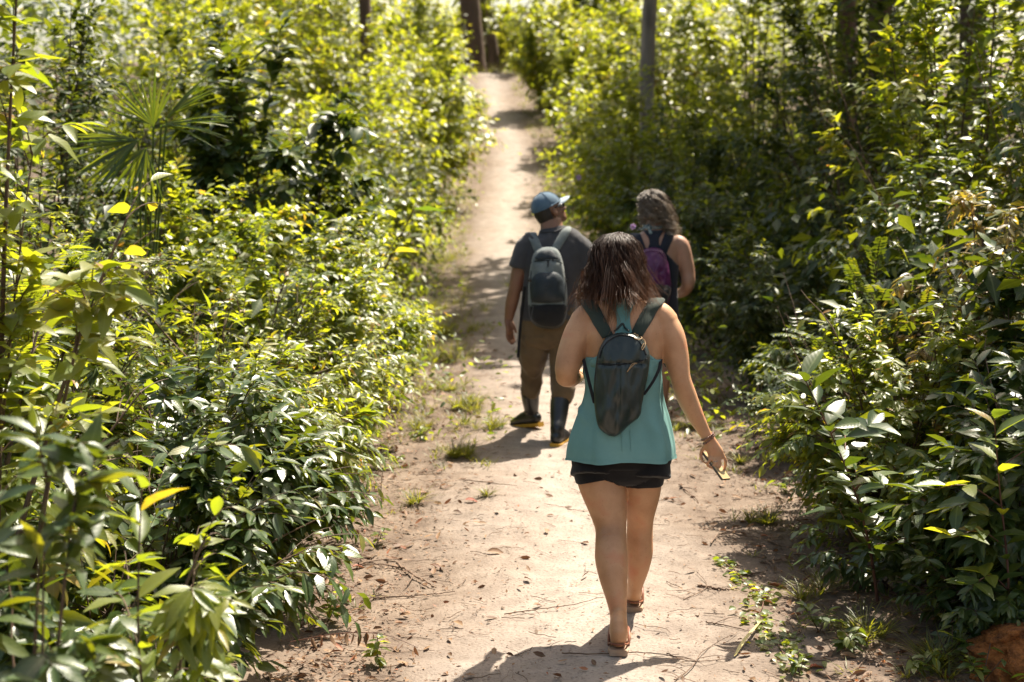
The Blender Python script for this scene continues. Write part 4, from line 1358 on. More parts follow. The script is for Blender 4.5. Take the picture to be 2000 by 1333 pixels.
heelL = at(1208, 1246, fL + .01) ; heelL.z = .034
fpL, fwL, sdL, upL = foot(heelL, (.10, 1, -.05))
heelR = onground(1238, 1184, .030)
fpR, fwR, sdR, upR = foot(heelR, (.06, 1, .02))
partsA += fpL + fpR
for fw_, s_, u_, h_ in ((fwL, sdL, upL, heelL), (fwR, sdR, upR, heelR)):
    for q in range(5):
        b = h_ + fw_ * (.222 - .006 * q * (1 if True else 0)) + s_ * (-.026 + .0135 * q) + u_ * .012
        partsA.append(finger([b - fw_ * .02, b + fw_ * (.028 - .003 * q)], [.010, .0085]))
meA = fuse(partsA, .0057, 4)
VA = get_v(meA)
# skin creases behind the elbow and knees
NA = get_n(meA)
for (cx, cy, Yc, wpx, amp) in ((1326, 742, YT - .04, 11, .0022), (1329, 737, YT - .04, 9, .0016), (1188, 1040, YT - .1, 13, .0022), (1250, 1030, YT + .06, 10, .0016)):
    p = np.array(at(cx, cy, Yc)); w = wpx * .0021
    d = VA - p
    VA = VA - NA * (amp * np.exp(-((d[:, 2] + 4 * d[:, 0] ** 2 - .2 * d[:, 0]) / .005) ** 2) * np.exp(-(d[:, 0] / w) ** 4) * (np.abs(d[:, 1]) < .15) * (NA[:, 1] < .2))[:, None]
# spine furrow and shoulder blades
sx = at(1217, 660, YT).x
furrow = np.exp(-((VA[:, 0] - sx) / .018) ** 2) * np.clip((VA[:, 2] - .95) / .1, 0, 1) * np.clip((1.42 - VA[:, 2]) / .06, 0, 1) * (NA[:, 1] < -.3)
VA = VA - NA * (.007 * furrow)[:, None]
for q in (-1, 1):
    c = np.array(at(1217 + q * 50, 655, YT - .1)); d = VA - c
    VA = VA + NA * (.008 * np.exp(-(d[:, 0] / .035) ** 2 - (d[:, 2] / .05) ** 2) * (NA[:, 1] < -.2))[:, None]
set_v(meA, VA)
bvhA = bvh_of(meA)
add_mesh('body', meA, M['skin_light'], rootA)
face_bits(rootA, headA, RA)

# tank top: skirt part as rings, back and front panels over the chest
tk = Loft([S(1214, 898, YT, 105, .180, (1, 0, -.095)), S(1214, 868, YT, 102, .170, (1, 0, -.06)), S(1215, 820, YT, 90, .143), S(1215, 770, YT, 76, .116), S(1216, 728, YT, 77, .116), S(1217, 699, YT + .005, 80, .122)], k=8)
n_ = 96
TV = tk.verts(n_)
th = np.arange(n_) / n_ * 2 * np.pi
zz = TV[..., 2]
wgt = np.clip((1.22 - zz) / .35, 0, 1)
fold = (.013 * np.sin(th * 6 + 1.3 + 2.0 * zz)[None if False else slice(None)] + .005 * np.sin(th * 11 + .4 - 3.0 * zz)) * wgt + .010 * fbm(TV[..., 0] * 9, TV[..., 1] * 9, zz * 3.2, 3)
rid_ = 1 - np.abs(2.6 * vnoise(TV[..., 0] * 8 + zz * 5.5, TV[..., 1] * 5, zz * 5 - TV[..., 0] * 3))
fold = fold + .022 * np.clip(rid_ - .55, 0, 1) - .003
fold = np.maximum(fold, -.005)
rad_ = TV - tk.C[:, None]
TV = tk.C[:, None] + rad_ * (1 + fold[..., None] / np.linalg.norm(rad_, axis=-1, keepdims=True))
TV[..., 2] += (.022 * np.clip(np.sin(th), 0, 1))[None] * np.clip((1.0 - zz) / .25, 0, 1)
TV[0, :, 2] += .004 * np.sin(th * 5)
rows, nc = TV.shape[0], n_
Vt = list(TV.reshape(-1, 3)); Ft = [tuple(f) for f in grid_faces(rows, nc, True)]
# the hem: a doubled band
hem = TV[0:3].copy(); hem_c = tk.C[0:3]
hem = hem_c[:, None] + (hem - hem_c[:, None]) * 1.012
hem_obj = (hem.reshape(-1, 3), [tuple(f) for f in grid_faces(3, nc, True)])


def panel(rows_px, sgn):
    """rows of the racerback, clung to the body; sgn -1 the back, +1 the front"""
    base = len(Vt)
    ncol = 25
    bvh = bvhA
    for (py, cxp, hw) in rows_px:
        for j in range(ncol):
            q = -1 + 2 * j / (ncol - 1)
            tpt = at(cxp + hw * q, py, YT)
            o = Vector((tpt.x, YT + sgn * 1.0, tpt.z)); d = Vector((0, -sgn, 0))
            h = bvh.ray_cast(o, d)
            p = h[0] if h[0] is not None else tpt
            Vt.append(np.array((p.x, p.y + sgn * .0075, p.z)))
    nr = len(rows_px)
    for f in grid_faces(nr, ncol): Ft.append(tuple(int(i) + base for i in f))


back_rows = [(712, 1216, 72), (703, 1216, 70), (696, 1216, 60), (686, 1216, 47), (672, 1216, 34), (655, 1216, 22), (640, 1215, 15), (625, 1215, 12.5), (610, 1214, 14), (598, 1213, 21), (588, 1212, 29), (581, 1212, 33)]
panel(back_rows, -1)
front_rows = [(712, 1216, 72), (700, 1216, 70), (680, 1216, 62), (660, 1216, 52), (645, 1216, 46), (630, 1215, 45)]
panel(front_rows, 1)
tank = pym('tank_top', Vt, Ft, M['teal'], rootA)
md = tank.modifiers.new('thick', 'SOLIDIFY'); md.thickness = .0022; md.offset = 1
pym('hem', hem_obj[0], hem_obj[1], M['teal'], tank)
# straps from the back yoke over the shoulders
bvhT = BVHTree.FromPolygons([tuple(v) for v in Vt], Ft)
for q in (-1, 1):
    c = [hit(1212 + q * 22, 588, bvhA, off=.007)[0]]
    for (dx, py, Y) in ((31, 582, YT + .01), (37, 584, YT + .06), (36, 600, YT + .12), (36, 632, YT + .15)):
        p = at(1212 + q * dx, py, Y)
        h = bvhA.find_nearest(p); c.append(h[0] + h[1] * .006)
    c = smooth_line(c, 16)
    L_, R_, N_ = [], [], []
    for p in c:
        h = bvhA.find_nearest(p)
        L_.append(p - Vector((.014, 0, 0))); R_.append(p + Vector((.014, 0, 0))); N_.append(h[1])
    ribbon('shoulder_strap', L_, R_, N_, .003, M['teal'], tank)
# little white print below the neckline and the stitched back seam
pp, nn = hit(1211, 594, bvhT, off=.0035)
if pp is not None:
    for (dx, dz, w, h) in ((-.004, 0, .0018, .011), (0, .0046, .007, .0018), (.0035, .002, .0018, .006), (0, -.0008, .007, .0016)):
        c = pp + Vector((dx, 0, dz))
        pym('print', [c + Vector((-w / 2, 0, -h / 2)), c + Vector((w / 2, 0, -h / 2)), c + Vector((w / 2, 0, h / 2)), c + Vector((-w / 2, 0, h / 2))], [(0, 1, 2, 3)], M['white_thread'], tank, False)
for sx_ in (1214, 1231):
    pts = [hit(sx_ - (1214 - sx_) * 0 + (y - 860) * .05, y, bvhT, off=.003)[0] for y in (842, 855, 870, 882)]
    if all(p is not None for p in pts): cord('seam', pts, .0011, M['teal'], tank, 10, 5)

# shorts
shp = [limb([S(1213, 872, YT, 92, .128), S(1213, 888, YT, 95, .134), S(1213, 905, YT, 96, .136)], n=40, dome=.1),
       limb([S(1168, 890, YT + .01, 47, .122, (1, 0, .10)), S(1168, 914, YT, 50.5, .126, (1, 0, .16)), S(1167, 931, YT - .012, 53, .130, (1, 0, .22))], n=40, dome=.02),
       limb([S(1260, 890, YT + .01, 46, .122, (1, 0, -.10)), S(1260, 914, YT, 48, .126, (1, 0, -.20)), S(1260, 934, YT - .012, 50.5, .130, (1, 0, -.30))], n=40, dome=.02)]
meSh = fuse(shp, .0055, 3)
Vq = get_v(meSh)
for i_, v_ in enumerate(Vq):
    h_ = bvhA.find_nearest(Vector(v_))
    if h_[0] is not None and (Vector(v_) - h_[0]).dot(h_[1]) < .005:
        Vq[i_] = h_[0] + h_[1] * .006
set_v(meSh, Vq)
Nq = get_n(meSh)
rq = 1 - np.abs(2.4 * vnoise(Vq[:, 0] * 22, Vq[:, 1] * 9, Vq[:, 2] * 14 + Vq[:, 0] * 9))
set_v(meSh, Vq + Nq * (.005 * np.clip(rq - .4, 0, 1))[:, None])
add_mesh('shorts', meSh, M['black_cloth'], rootA)


def sandal(root, heel, f, s, u, lift):
    base = heel + u * .002
    sd_root = None
    out = []
    pr = [(-.036, .030), (-.028, .038), (.0, .042), (.06, .036), (.12, .040), (.18, .049), (.22, .049), (.25, .038), (.262, .02)]
    top, bot = [], []
    for a, w in pr:
        out.append((a, w))
    L_ = [base + f * a - s * w for a, w in out]; R_ = [base + f * a + s * w for a, w in out]
    V = []
    for l_, r_ in zip(L_, R_):
        V += [l_, r_, r_ - u * .017, l_ - u * .017]
    F = [(0, 1, 2, 3)] + [tuple(f2) for f2 in grid_faces(len(out), 4, True)] + [tuple(range(len(V) - 4, len(V)))[::-1]]
    o = pym('sandal', V, F, M['sandal'], root, False)
    md = o.modifiers.new('b', 'BEVEL'); md.width = .004; md.segments = 2
    ctr = base + f * .19 + u * .008
    for q in (-1, 1):
        cord('strap', [ctr + u * .012, base + f * .15 + s * q * .034 + u * .045, base + f * .085 + s * q * .041 + u * .03, base + f * .05 + s * q * .039 - u * .004], .006, M['sandal_strap'], o, 14, 6)
    cord('heel_strap', [base + f * .05 - s * .038 + u * .006, base + f * .01 - s * .0345 + u * .016, base - f * .012 - s * .026 + u * .021, base - f * .026 + u * .023, base - f * .012 + s * .026 + u * .021, base + f * .01 + s * .0345 + u * .016, base + f * .05 + s * .038 + u * .006], .0042, M['sandal_strap'], o, 22, 6)
    return o


sandal(rootA, heelL, fwL, sdL, upL, 0)
sandal(rootA, heelR, fwR, sdR, upR, 0)

# bead bracelets, ring, bangle on the other wrist
def around(name, c, axis, r1, r2, n, br, material, parent):
    ax = Vector(axis).normalized(); a = ax.cross(Vector((0, 1, 0))).normalized(); b = ax.cross(a)
    V, F, o = [], [], 0
    for i in range(n):
        t = 2 * math.pi * i / n
        v, f = ell(c + a * r1 * math.cos(t) + b * r2 * math.sin(t), (br, br, br), None, 8)
        V += list(v); F += [tuple(j + o for j in q) for q in f]; o += len(v)
    return tag(pym(name, V, F, material, parent), kind='stuff')


ax = at(1384, 857, YT) - at(1374, 841, YT)
around('bracelet', at(1381.5, 853, YT + .01), ax, .0285, .0245, 20, .0046, M['bead'], rootA)
around('bracelet', at(1384.3, 858.5, YT + .01), ax + Vector((.006, 0, .004)), .0290, .0245, 20, .0046, M['bead'], rootA)
rp = at(1396.5, 900, kn - .014)
around('ring', rp, (.1, .2, -1), .0115, .0112, 16, .0016, M['silver'], rootA)
around('bangle', wA + Vector((0, -.008, 0)), wA - eA, .0262, .0225, 20, .0034, M['tancord'], rootA)

# hair
profA = [(0, .150), (.05, .141), (.082, .108), (.097, .05), (.105, .0), (.111, -.05), (.119, -.090), (.127, -.115), (.130, -.132)]
hA_ = [hair_shell(headA, RA, profA, 1.0, 1.2, -.015, .93, .90, (-2.7, 2.7)), 
       hair(rootA, headA, RA, profA, 2400, 170, None, 61, width=1.0, depth=1.22, back=-.015, flare=.06, r=.0009, s1=(.82, 1.16), k=12, curl=(.012, 2.6), jitter=.014),
       hair(rootA, headA, RA, profA, 520, 70, None, 62, width=1.06, depth=1.22, back=-.015, jitter=.02, flare=.10, r=.0010, s1=(.85, 1.12), curl=(.010, 2.0)),
       hair(rootA, headA, RA, profA, 70, 14, None, 63, width=.62, depth=1.0, back=-.035, jitter=.006, r=.0011, s0=(.3, .6), s1=(1.15, 1.45), ph_range=(-.6, .7), curl=(.007, 2.0), flare=-.03)]
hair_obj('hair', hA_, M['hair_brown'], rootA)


# ------------------------------------------------------------------ bags built on an outline
def bag_mesh(outline, yb, yl, bulge, folds, seed, nang=72, rings=14, wall=.45, flat=2.2):
    """outline in photo pixels at depth yb(py); the far side is flat, the near side bulges towards the walker behind"""
    P = [np.array(o, float) for o in outline]
    C, _ = tube_path([(a, b, 0) for a, b in outline] + [(outline[0][0], outline[0][1], 0)], [1] * (len(outline) + 1), k=nang + 1)
    O = C[0][:-1, :2]
    ctr = O.mean(0)
    V = []
    def put(q, dep):
        p = at(q[0], q[1], yb(q[1]) - dep * 0)
        return np.array((p.x, p.y - dep, p.z)) if False else np.array(tuple(at(q[0], q[1], yb(q[1]) - dep)))
    prof = [(1.0, 0.0), (1.005, .25 * wall), (1.0, .6 * wall), (.97, .85 * wall + .05)]
    for i in range(rings):
        s = .93 * (1 - i / rings)
        prof.append((s, wall + (1 - wall) * (1 - s ** flat)))
    F = []
    for sc, dp in prof:
        for q in O:
            r = ctr + (q - ctr) * sc
            dd = dp * bulge
            if sc < .99: dd = dd + folds(r[0], r[1]) * min(1, (1 - sc) * 5)
            V.append(put(r, dd))
    n = len(O); nr = len(prof)
    F = [tuple(f) for f in grid_faces(nr, n, True)]
    V.append(put(ctr, bulge + folds(*ctr))); k = len(V) - 1
    F += [((nr - 1) * n + j, (nr - 1) * n + (j + 1) % n, k) for j in range(n)]
    V.append(put(ctr, 0)); k = len(V) - 1
    F += [((j + 1) % n, j, k) for j in range(n)]
    return V, F


def vnf(x, y, s):
    return float(vnoise(x, y, s))


bagA = thing('backpack', 'slim dark green backpack with tan cord zip pulls on the person in teal', 'backpack', at(1213, 750, YT - .12))
yA = lambda py: float(np.interp(py, [645, 690, 730, 790, 850], [YT - .110, YT - .122, YT - .122, YT - .135, YT - .165]))
foldA = lambda x, y: 1.5 * (.014 * vnf(x * .085 + y * .014, y * .018, 3.3) + .004 * math.sin(x * .19 + y * .02 + 3 * vnf(x * .03, y * .03, 2.2)) * min(1, max(0, (y - 712) / 40)) - (.006 if abs(y - (712 + (x - 1180) * -.02)) < 3 else 0) + .006 * vnf(x * .2, y * .05, 7.7))
outA = [(1213.7, 650), (1199, 653), (1181, 663), (1168, 690), (1163, 720), (1159.5, 764), (1162, 800), (1168, 832), (1181, 846), (1196, 852.5), (1209, 849), (1229, 830), (1249, 813.5), (1254, 790), (1259, 764), (1266, 730), (1269, 695), (1259, 669), (1239, 654)]
V, F = bag_mesh(outA, yA, None, .085, foldA, 5, nang=110, rings=22)
bag_body = pym('bag_body', V, F, M['bag_dark'], bagA)
bvhB = BVHTree.FromPolygons([tuple(v) for v in V], F)
# piping round the top panel, the zip across and two pulls
pip = [hit(x, y, bvhB, off=.002)[0] for x, y in ((1171, 700), (1176, 683), (1187, 668), (1201, 659), (1214, 656), (1236, 660), (1252, 673), (1262, 694))]
cord('piping', [p for p in pip if p is not None], .0028, M['bag_black'], bagA, 40)
zp = [hit(x, y, bvhB, off=.001)[0] for x, y in ((1167, 711), (1180, 712), (1200, 713), (1220, 711), (1240, 709), (1263, 701))]
cord('zip', [p for p in zp if p is not None], .0028, M['bag_black'], bagA, 40)
for loop in (((1240, 655), (1236, 652), (1239, 662), (1247, 665), (1252, 662), (1248, 657), (1242, 657)), ((1252, 663), (1257, 668), (1258, 676), (1254, 684), (1252, 680), (1256, 672)),
             ((1240, 711), (1233, 713), (1226, 722), (1224, 726), (1231, 720), (1239, 712), (1242, 710))):
    pts = [hit(x, y, bvhB, bvhA, off=.006)[0] for x, y in loop]
    cord('zip_pull', [p for p in pts if p is not None], .0019, M['tancord'], bagA, 30)
lp = [hit(x, y, bvhA, bvhB, off=.012)[0] for x, y in ((1202, 652), (1207, 642), (1214, 634), (1221, 642), (1227, 652))]
cord('grab_loop', lp, .0045, M['bag_dark'], bagA, 20)


def pack_strap(bag, le, re, over, bv, m, off=.008, th_=.006, n=20, w=.033, bvs=None):
    """strap: back part traced by its two edges from the bag up, then over the shoulder along given points"""
    L_, R_, N_ = [], [], []
    k = n
    for i in range(k):
        t = i / (k - 1) * (len(le) - 1); a = min(int(t), len(le) - 2); f = t - a
        l = [le[a][j] * (1 - f) + le[a + 1][j] * f for j in (0, 1)]; r = [re[a][j] * (1 - f) + re[a + 1][j] * f for j in (0, 1)]
        pl, nl = hit(l[0], l[1], bv, off=off); pr, nr = hit(r[0], r[1], bv, off=off)
        if pl is None or pr is None: continue
        L_.append(pl); R_.append(pr); N_.append((nl + nr).normalized())
    last = (L_[-1] + R_[-1]) / 2
    half = (R_[-1] - L_[-1]) / 2
    cl = smooth_line([last] + [Vector(p) for p in over], 16)[1:]
    for i, p in enumerate(cl):
        h = bv.find_nearest(p)
        q = h[0] + h[1] * off if h[3] < .06 else p
        hv = Vector((half.x, 0, 0)).normalized() * half.length * (1 - .15 * i / len(cl))
        L_.append(q - hv); R_.append(q + hv); N_.append(h[1])
    # relax
    for arr in (L_, R_):
        for _ in range(2):
            arr[1:-1] = [(arr[i - 1] + arr[i] * 2 + arr[i + 1]) / 4 for i in range(1, len(arr) - 1)]
    return ribbon('shoulder_strap', L_, R_, N_, th_, m, bag)


def over_front(px, top, Y, low, sgn, dep=.14):
    return [at(px, top, Y + .03), at(px + sgn * 2, top + 8, Y + .10), at(px + sgn * 6, top + 40, Y + dep), at(px + sgn * 14, low, Y + dep), at(px + sgn * 26, low + 40, Y + dep * .5)]


pack_strap(bagA, [(1177, 662), (1160, 635), (1146, 612), (1134, 594)], [(1198, 655), (1186, 630), (1173, 606), (1161, 590)], over_front(1147, 585, YT, 680, -1), bvhA, M['strap_green'])
pack_strap(bagA, [(1231, 654), (1243, 628), (1256, 604), (1266, 590)], [(1254, 658), (1270, 632), (1284, 608), (1297, 592)], over_front(1282, 585, YT, 680, 1), bvhA, M['strap_green'])
for q in (((1139, 700, YT - .04), (1144, 720, YT - .10), (1150, 745, YT - .135), (1161, 788, YT - .15)), ((1291, 702, YT - .04), (1287, 722, YT - .10), (1274, 748, YT - .14), (1257, 772, YT - .15))):
    pts = [at(*a) for a in q]
    c = smooth_line(pts, 14)
    ribbon('lower_strap', [p - Vector((.007, 0, 0)) for p in c], [p + Vector((.007, 0, 0)) for p in c], [Vector((0, -1, 0))] * 14, .003, M['bag_black'], bagA)

# phone in the lowered hand
a, b = at(1378, 882, kn + .036), at(1420, 940, kn - .048)
u = (b - a).normalized()
w = Vector((.63, .77, -.15)); w = (w - u * w.dot(u)).normalized(); nv = u.cross(w)
phone = thing('phone', 'gold-backed phone held slantwise in the lowered hand of the person in teal', 'phone', (a + b) / 2)


def slab(name, c, u, w, n, L, W, T, m, parent, bev=.004):
    V = [c + u * sx * L / 2 + w * sy * W / 2 + n * sz * T / 2 for sx in (-1, 1) for sy in (-1, 1) for sz in (-1, 1)]
    F = [(0, 1, 3, 2), (4, 6, 7, 5), (0, 4, 5, 1), (2, 3, 7, 6), (0, 2, 6, 4), (1, 5, 7, 3)]
    o = pym(name, V, F, m, parent, False)
    md = o.modifiers.new('b', 'BEVEL'); md.width = bev; md.segments = 3
    return o


pc = (a + b) / 2 + Vector((0, .006, 0))
slab('phone_body', pc, u, w, nv, .150, .068, .008, M['phone_edge'], phone)
sg = -1 if nv.y > 0 else 1
slab('back_cover', pc + nv * sg * .0045, u, w, nv, .145, .063, .002, M['gold'], phone, .0008)
slab('screen', pc - nv * sg * .0045, u, w, nv, .145, .063, .002, M['glasses'], phone, .0008)


# ------------------------------------------------------------------ person in the cap
YM = 9.85
YB = onground(1090, 874, .0).y
YC = onground(1030, 832, .03).y
rootM = thing('person', 'person in blue cap, grey T-shirt, brown trousers and rubber boots looking up to the right', 'person', Vector((at(1075, 800, YM).x, YM, 0)))
headM = at(1074, 412, YM + .06)
RM = frame_to(62, 24, -6)
torsoM = [S(1070, 668, YM, 50, .12), S(1070, 640, YM, 52, .125), S(1071, 600, YM, 50, .115), S(1074, 560, YM, 52, .118), S(1078, 515, YM, 60, .125), S(1083, 483, YM + .01, 62, .115), S(1083, 466, YM + .015, 50, .092), S(1079, 452, YM + .02, 26, .068), S(1076, 432, YM + .04, 21, .062)]
partsM = [limb(torsoM, n=30, dome=.4)] + head_parts(headM, RM, 1.03)
aL = [S2(1031, 480, YM, 17), S2(1022, 505, YM, 17.5), S2(1013, 535, YM - .01, 15), S2(1006, 565, YM - .01, 13), S2(999, 595, YM + .01, 12.5), S2(994, 622, YM + .02, 9, None, .85)]
aR = [S2(1133, 480, YM, 17), S2(1142, 505, YM, 17.5), S2(1147, 532, YM, 15), S2(1147, 555, YM + .02, 13), S2(1141, 570, YM + .10, 11), S2(1135, 578, YM + .2, 9, None, .85)]
partsM += [limb(aL, n=20), limb(aR, n=20)]
hp = lambda x, y, d: at(x, y, YM + .02 + d)
partsM.append(limb([S2(994, 620, YM + .02, 9, None, .75), S2(994, 634, YM + .02, 11.5, (.5, .85, 0), .5), S2(996, 648, YM + .02, 12, (.5, .85, 0), .45)], n=14))
for q, (x0, x1, x2, y1, y2, d) in enumerate(((991, 990, 994, 658, 668, -.02), (994, 995, 999, 662, 673, -.008), (997, 999, 1003, 662, 672, .006), (1000, 1003, 1006, 660, 668, .02))):
    partsM.append(finger([hp(x0, 645, d), hp(x1, y1, d * 1.1), hp(x2, y2, d)], [.0105, .0098, .008]))
partsM.append(finger([hp(998, 628, -.01), hp(1004, 638, -.015), hp(1008, 650, -.01)], [.0125, .0112, .009]))
hR = at(1135, 578, YM + .2)
partsM.append(limb([(hR, .026, .02), (hR + Vector((-.01, .05, 0)), .038, .018), (hR + Vector((-.015, .09, .0)), .036, .016)], n=14))
for q in range(4):
    b_ = hR + Vector((-.04 + .018 * q, .09, 0)); partsM.append(finger([b_, b_ + Vector((0, .04, -.01)), b_ + Vector((0, .05, -.035))], [.0105, .0098, .008]))
lLm = [S2(1044, 640, YM, 28, None, 1.0), S2(1042, 690, YM + .05, 24, None, 1.05), S2(1036, 735, YM + .14, 14), S2(1035, 765, YM + .18, 12), S2(1037, 798, YC + .03, 9)]
lRm = [S2(1098, 640, YM, 28, None, 1.0), S2(1100, 690, YM - .03, 24, None, 1.05), S2(1099, 745, YM - .1, 15), S2(1095, 790, YM - .18, 12), S2(1090, 840, YB + .05, 9)]
partsM += [limb(lLm, n=20), limb(lRm, n=20)]
meM = fuse(partsM, .0070, 3)
bvhM = bvh_of(meM)
add_mesh('body', meM, M['skin_brown'], rootM)
face_bits(rootM, headM, RM, 1.03)


def wrinkle(me, amp, seed, sx=(9, 9, 5), extra=None):
    V = get_v(me); N = get_n(me)
    d = amp * (fbm(V[:, 0] * sx[0] + seed, V[:, 1] * sx[1], V[:, 2] * sx[2], 3) * 1.2)
    ridge = 1 - np.abs(2 * vnoise(V[:, 0] * sx[0] * .8 + V[:, 2] * 3 + seed, V[:, 1] * sx[1] * .7, V[:, 2] * sx[2] * .9)) * 2
    d = d + amp * .8 * np.clip(ridge - .5, 0, 1)
    if extra is not None: d = d + extra(V)
    set_v(me, V + N * d[:, None])


def push_out(me, bv, gap):
    """keep cloth a little outside the body it covers"""
    V = get_v(me)
    for i, v in enumerate(V):
        h = bv.find_nearest(Vector(v), .12)
        if h[0] is not None and (Vector(v) - h[0]).dot(h[1]) < gap:
            V[i] = h[0] + h[1] * gap
    set_v(me, V)


shirtM = [limb([S(1071, 622, YM, 55, .136), S(1071, 590, YM, 53, .130), S(1075, 550, YM, 55, .130), S(1079, 512, YM, 63, .136), S(1083, 485, YM + .01, 65, .126), S(1083, 467, YM + .015, 55, .105), S(1080, 455, YM + .02, 32, .082)], n=36, dome=.15),
          limb([S2(1046, 470, YM, 20), S2(1027, 488, YM, 22), S2(1021, 508, YM, 23.5), S2(1017, 523, YM, 24)], n=24, dome=.05),
          limb([S2(1116, 470, YM, 20), S2(1137, 488, YM, 22), S2(1143, 508, YM, 23), S2(1147, 523, YM, 23)], n=24, dome=.05)]
meS = fuse(shirtM, .008, 5)
wrinkle(meS, .014, 3.1)
push_out(meS, bvhM, .007)
bvhS = bvh_of(meS)
add_mesh('shirt', meS, M['grey_shirt'], rootM)

trM = [limb([S(1071, 664, YM, 50, .122), S(1071, 640, YM, 53, .132), S(1071, 606, YM, 53, .126)], n=30, dome=.2),
       limb([S2(1045, 640, YM, 30, None, .95), S2(1043, 665, YM + .015, 29.5, None, 1.0), S2(1042, 695, YM + .045, 26.5, None, 1.05), S2(1039, 725, YM + .10, 22, None, 1.1), S2(1036, 752, YM + .14, 20, None, 1.1), S2(1035, 770, YM + .16, 18.5, None, 1.1)], n=26, dome=.1),
       limb([S2(1097, 640, YM, 30, None, .95), S2(1099, 665, YM - .01, 29.5, None, 1.0), S2(1100, 695, YM - .03, 27, None, 1.05), S2(1099, 730, YM - .08, 23.5, None, 1.1), S2(1099, 765, YM - .13, 23.5, None, 1.1), S2(1096, 784, YM - .16, 20, None, 1.1)], n=26, dome=.1)]
meT = fuse(trM, .008, 4)
wrinkle(meT, .020, 8.4, (10, 10, 7))
push_out(meT, bvhM, .009)
bvhTr = bvh_of(meT)
add_mesh('trousers', meT, M['khaki'], rootM)


def boot(root, top, knee_r, ankle, fwd, sole_z, foot_u=None):
    """rubber boot: shaft from top to ankle, foot forward, yellow sole"""
    f = Vector(fwd).normalized(); s = f.cross(Vector((0, 0, 1))).normalized()
    u_ = s.cross(f)
    heel = Vector(ankle)
    parts = [limb([(Vector(top), knee_r, knee_r, s), (Vector(top) * .6 + heel * .4, knee_r * .92, knee_r * .98, s), (Vector(top) * .25 + heel * .75, knee_r * .78, knee_r * .9, s), (heel + u_ * .01, knee_r * .72, knee_r * .86, s), (heel - u_ * .045 + f * .01, knee_r * .68, knee_r * .95, s)], n=24, dome=.1)]
    parts.append(limb([(heel - f * .055 - u_ * .045, .036, .036, s), (heel - f * .02 - u_ * .04, .043, .05, s), (heel + f * .06 - u_ * .035, .046, .05, s), (heel + f * .13 - u_ * .05, .051, .036, s), (heel + f * .185 - u_ * .06, .042, .026, s)], n=22, power=.85, dome=.6))
    me_ = fuse(parts, .006, 5)
    b_ = add_mesh('boot', me_, M['rubber'], root)
    # sole
    pr = [(-.076, .026), (-.066, .036), (-.03, .042), (.04, .040), (.10, .048), (.16, .050), (.20, .042), (.222, .024)]
    V = []
    for a_, w_ in pr:
        c = heel + f * a_ - u_ * .078
        V += [c - s * w_, c + s * w_, c + s * w_ * .98 - u_ * .026, c - s * w_ * .98 - u_ * .026]
    F = [(0, 1, 2, 3)] + [tuple(q) for q in grid_faces(len(pr), 4, True)] + [tuple(range(len(V) - 4, len(V)))[::-1]]
    so = pym('sole', V, F, M['yellow_rubber'], b_, False)
    md = so.modifiers.new('b', 'BEVEL'); md.width = .005; md.segments = 2
    # rim of the shaft
    Cn, rr = [], []
    pts = [Vector(top) + (s * math.cos(t) + f * math.sin(t)) * (knee_r * .97) for t in np.linspace(0, 2 * math.pi, 21)]
    cord('rim', pts, .004, M['rubber'], b_, 30)
    return b_


boot(rootM, at(1094, 783, YM - .17), .068, Vector((at(1089, 850, YB).x, YB + .05, .104)), (.32, 1, 0), 0)
boot(rootM, at(1035, 766, YM + .18), .066, at(1038, 806, YC + .03), (-.85, .75, -.22), 0)

# blue cap: panels, seams, button, brim, strap, embroidery
def loc(c, Rm, p): return Vector(c) + Rm @ Vector(p)


cap_th = np.linspace(0, 2 * math.pi, 49)[:-1]
V, F = [], []
nr = 12
for i in range(nr):
    q = i / (nr - 1)
    ph = q * math.pi / 2 * 1.04
    for t in cap_th:
        pan = 1 - .018 * abs(math.sin(3 * t)) ** .5 * math.sin(min(ph, 1.4))
        wr = 1 + .02 * vnf(t * 3, q * 4, 5.1)
        x, y, z = .088 * math.sin(ph) * math.cos(t) * pan * wr, .108 * math.sin(ph) * math.sin(t) * pan * wr, .097 * math.cos(ph) * wr
        V.append(loc(headM, RM, (x, -.014 + y, .042 + z - .02 * (q > .99) * 0)))
F = [tuple(f) for f in grid_faces(nr, 48, True)]
cap = pym('cap', V, F, M['denim'], rootM)
md = cap.modifiers.new('t', 'SOLIDIFY'); md.thickness = .003; md.offset = 1
for k in range(6):
    t = k * math.pi / 3
    pts = [loc(headM, RM, (.090 * math.sin(ph) * math.cos(t), -.014 + .110 * math.sin(ph) * math.sin(t), .042 + .099 * math.cos(ph))) for ph in np.linspace(.05, 1.6, 8)]
    cord('seam', pts, .0016, M['denim'], cap, 16, 5)
pts = [loc(headM, RM, (.0895 * math.cos(t), -.014 + .1095 * math.sin(t), .040)) for t in np.linspace(0, 2 * math.pi, 25)]
cord('sweat_band', pts, .004, M['denim'], cap, 48)
v, f = ell(loc(headM, RM, (0, -.014, .142)), (.008, .008, .005), RM, 10); pym('button', v, f, M['denim'], cap)
V = []
nb = 15
for i, q in enumerate(np.linspace(0, 1, 6)):
    for t in np.linspace(-1, 1, nb):
        w_ = .080 * t
        y0 = -.014 + .108 * math.sqrt(max(0, 1 - (w_ / .0885) ** 2))
        ext = .082 * math.sqrt(max(0, 1 - abs(t) ** 2.6)) + .004
        V.append(loc(headM, RM, (w_ * (1 - .04 * q), y0 + ext * q, .043 - .024 * t * t - .012 * q * q)))
br = pym('brim', V, [tuple(f) for f in grid_faces(6, nb)], M['brim'], cap)
md = br.modifiers.new('t', 'SOLIDIFY'); md.thickness = .004
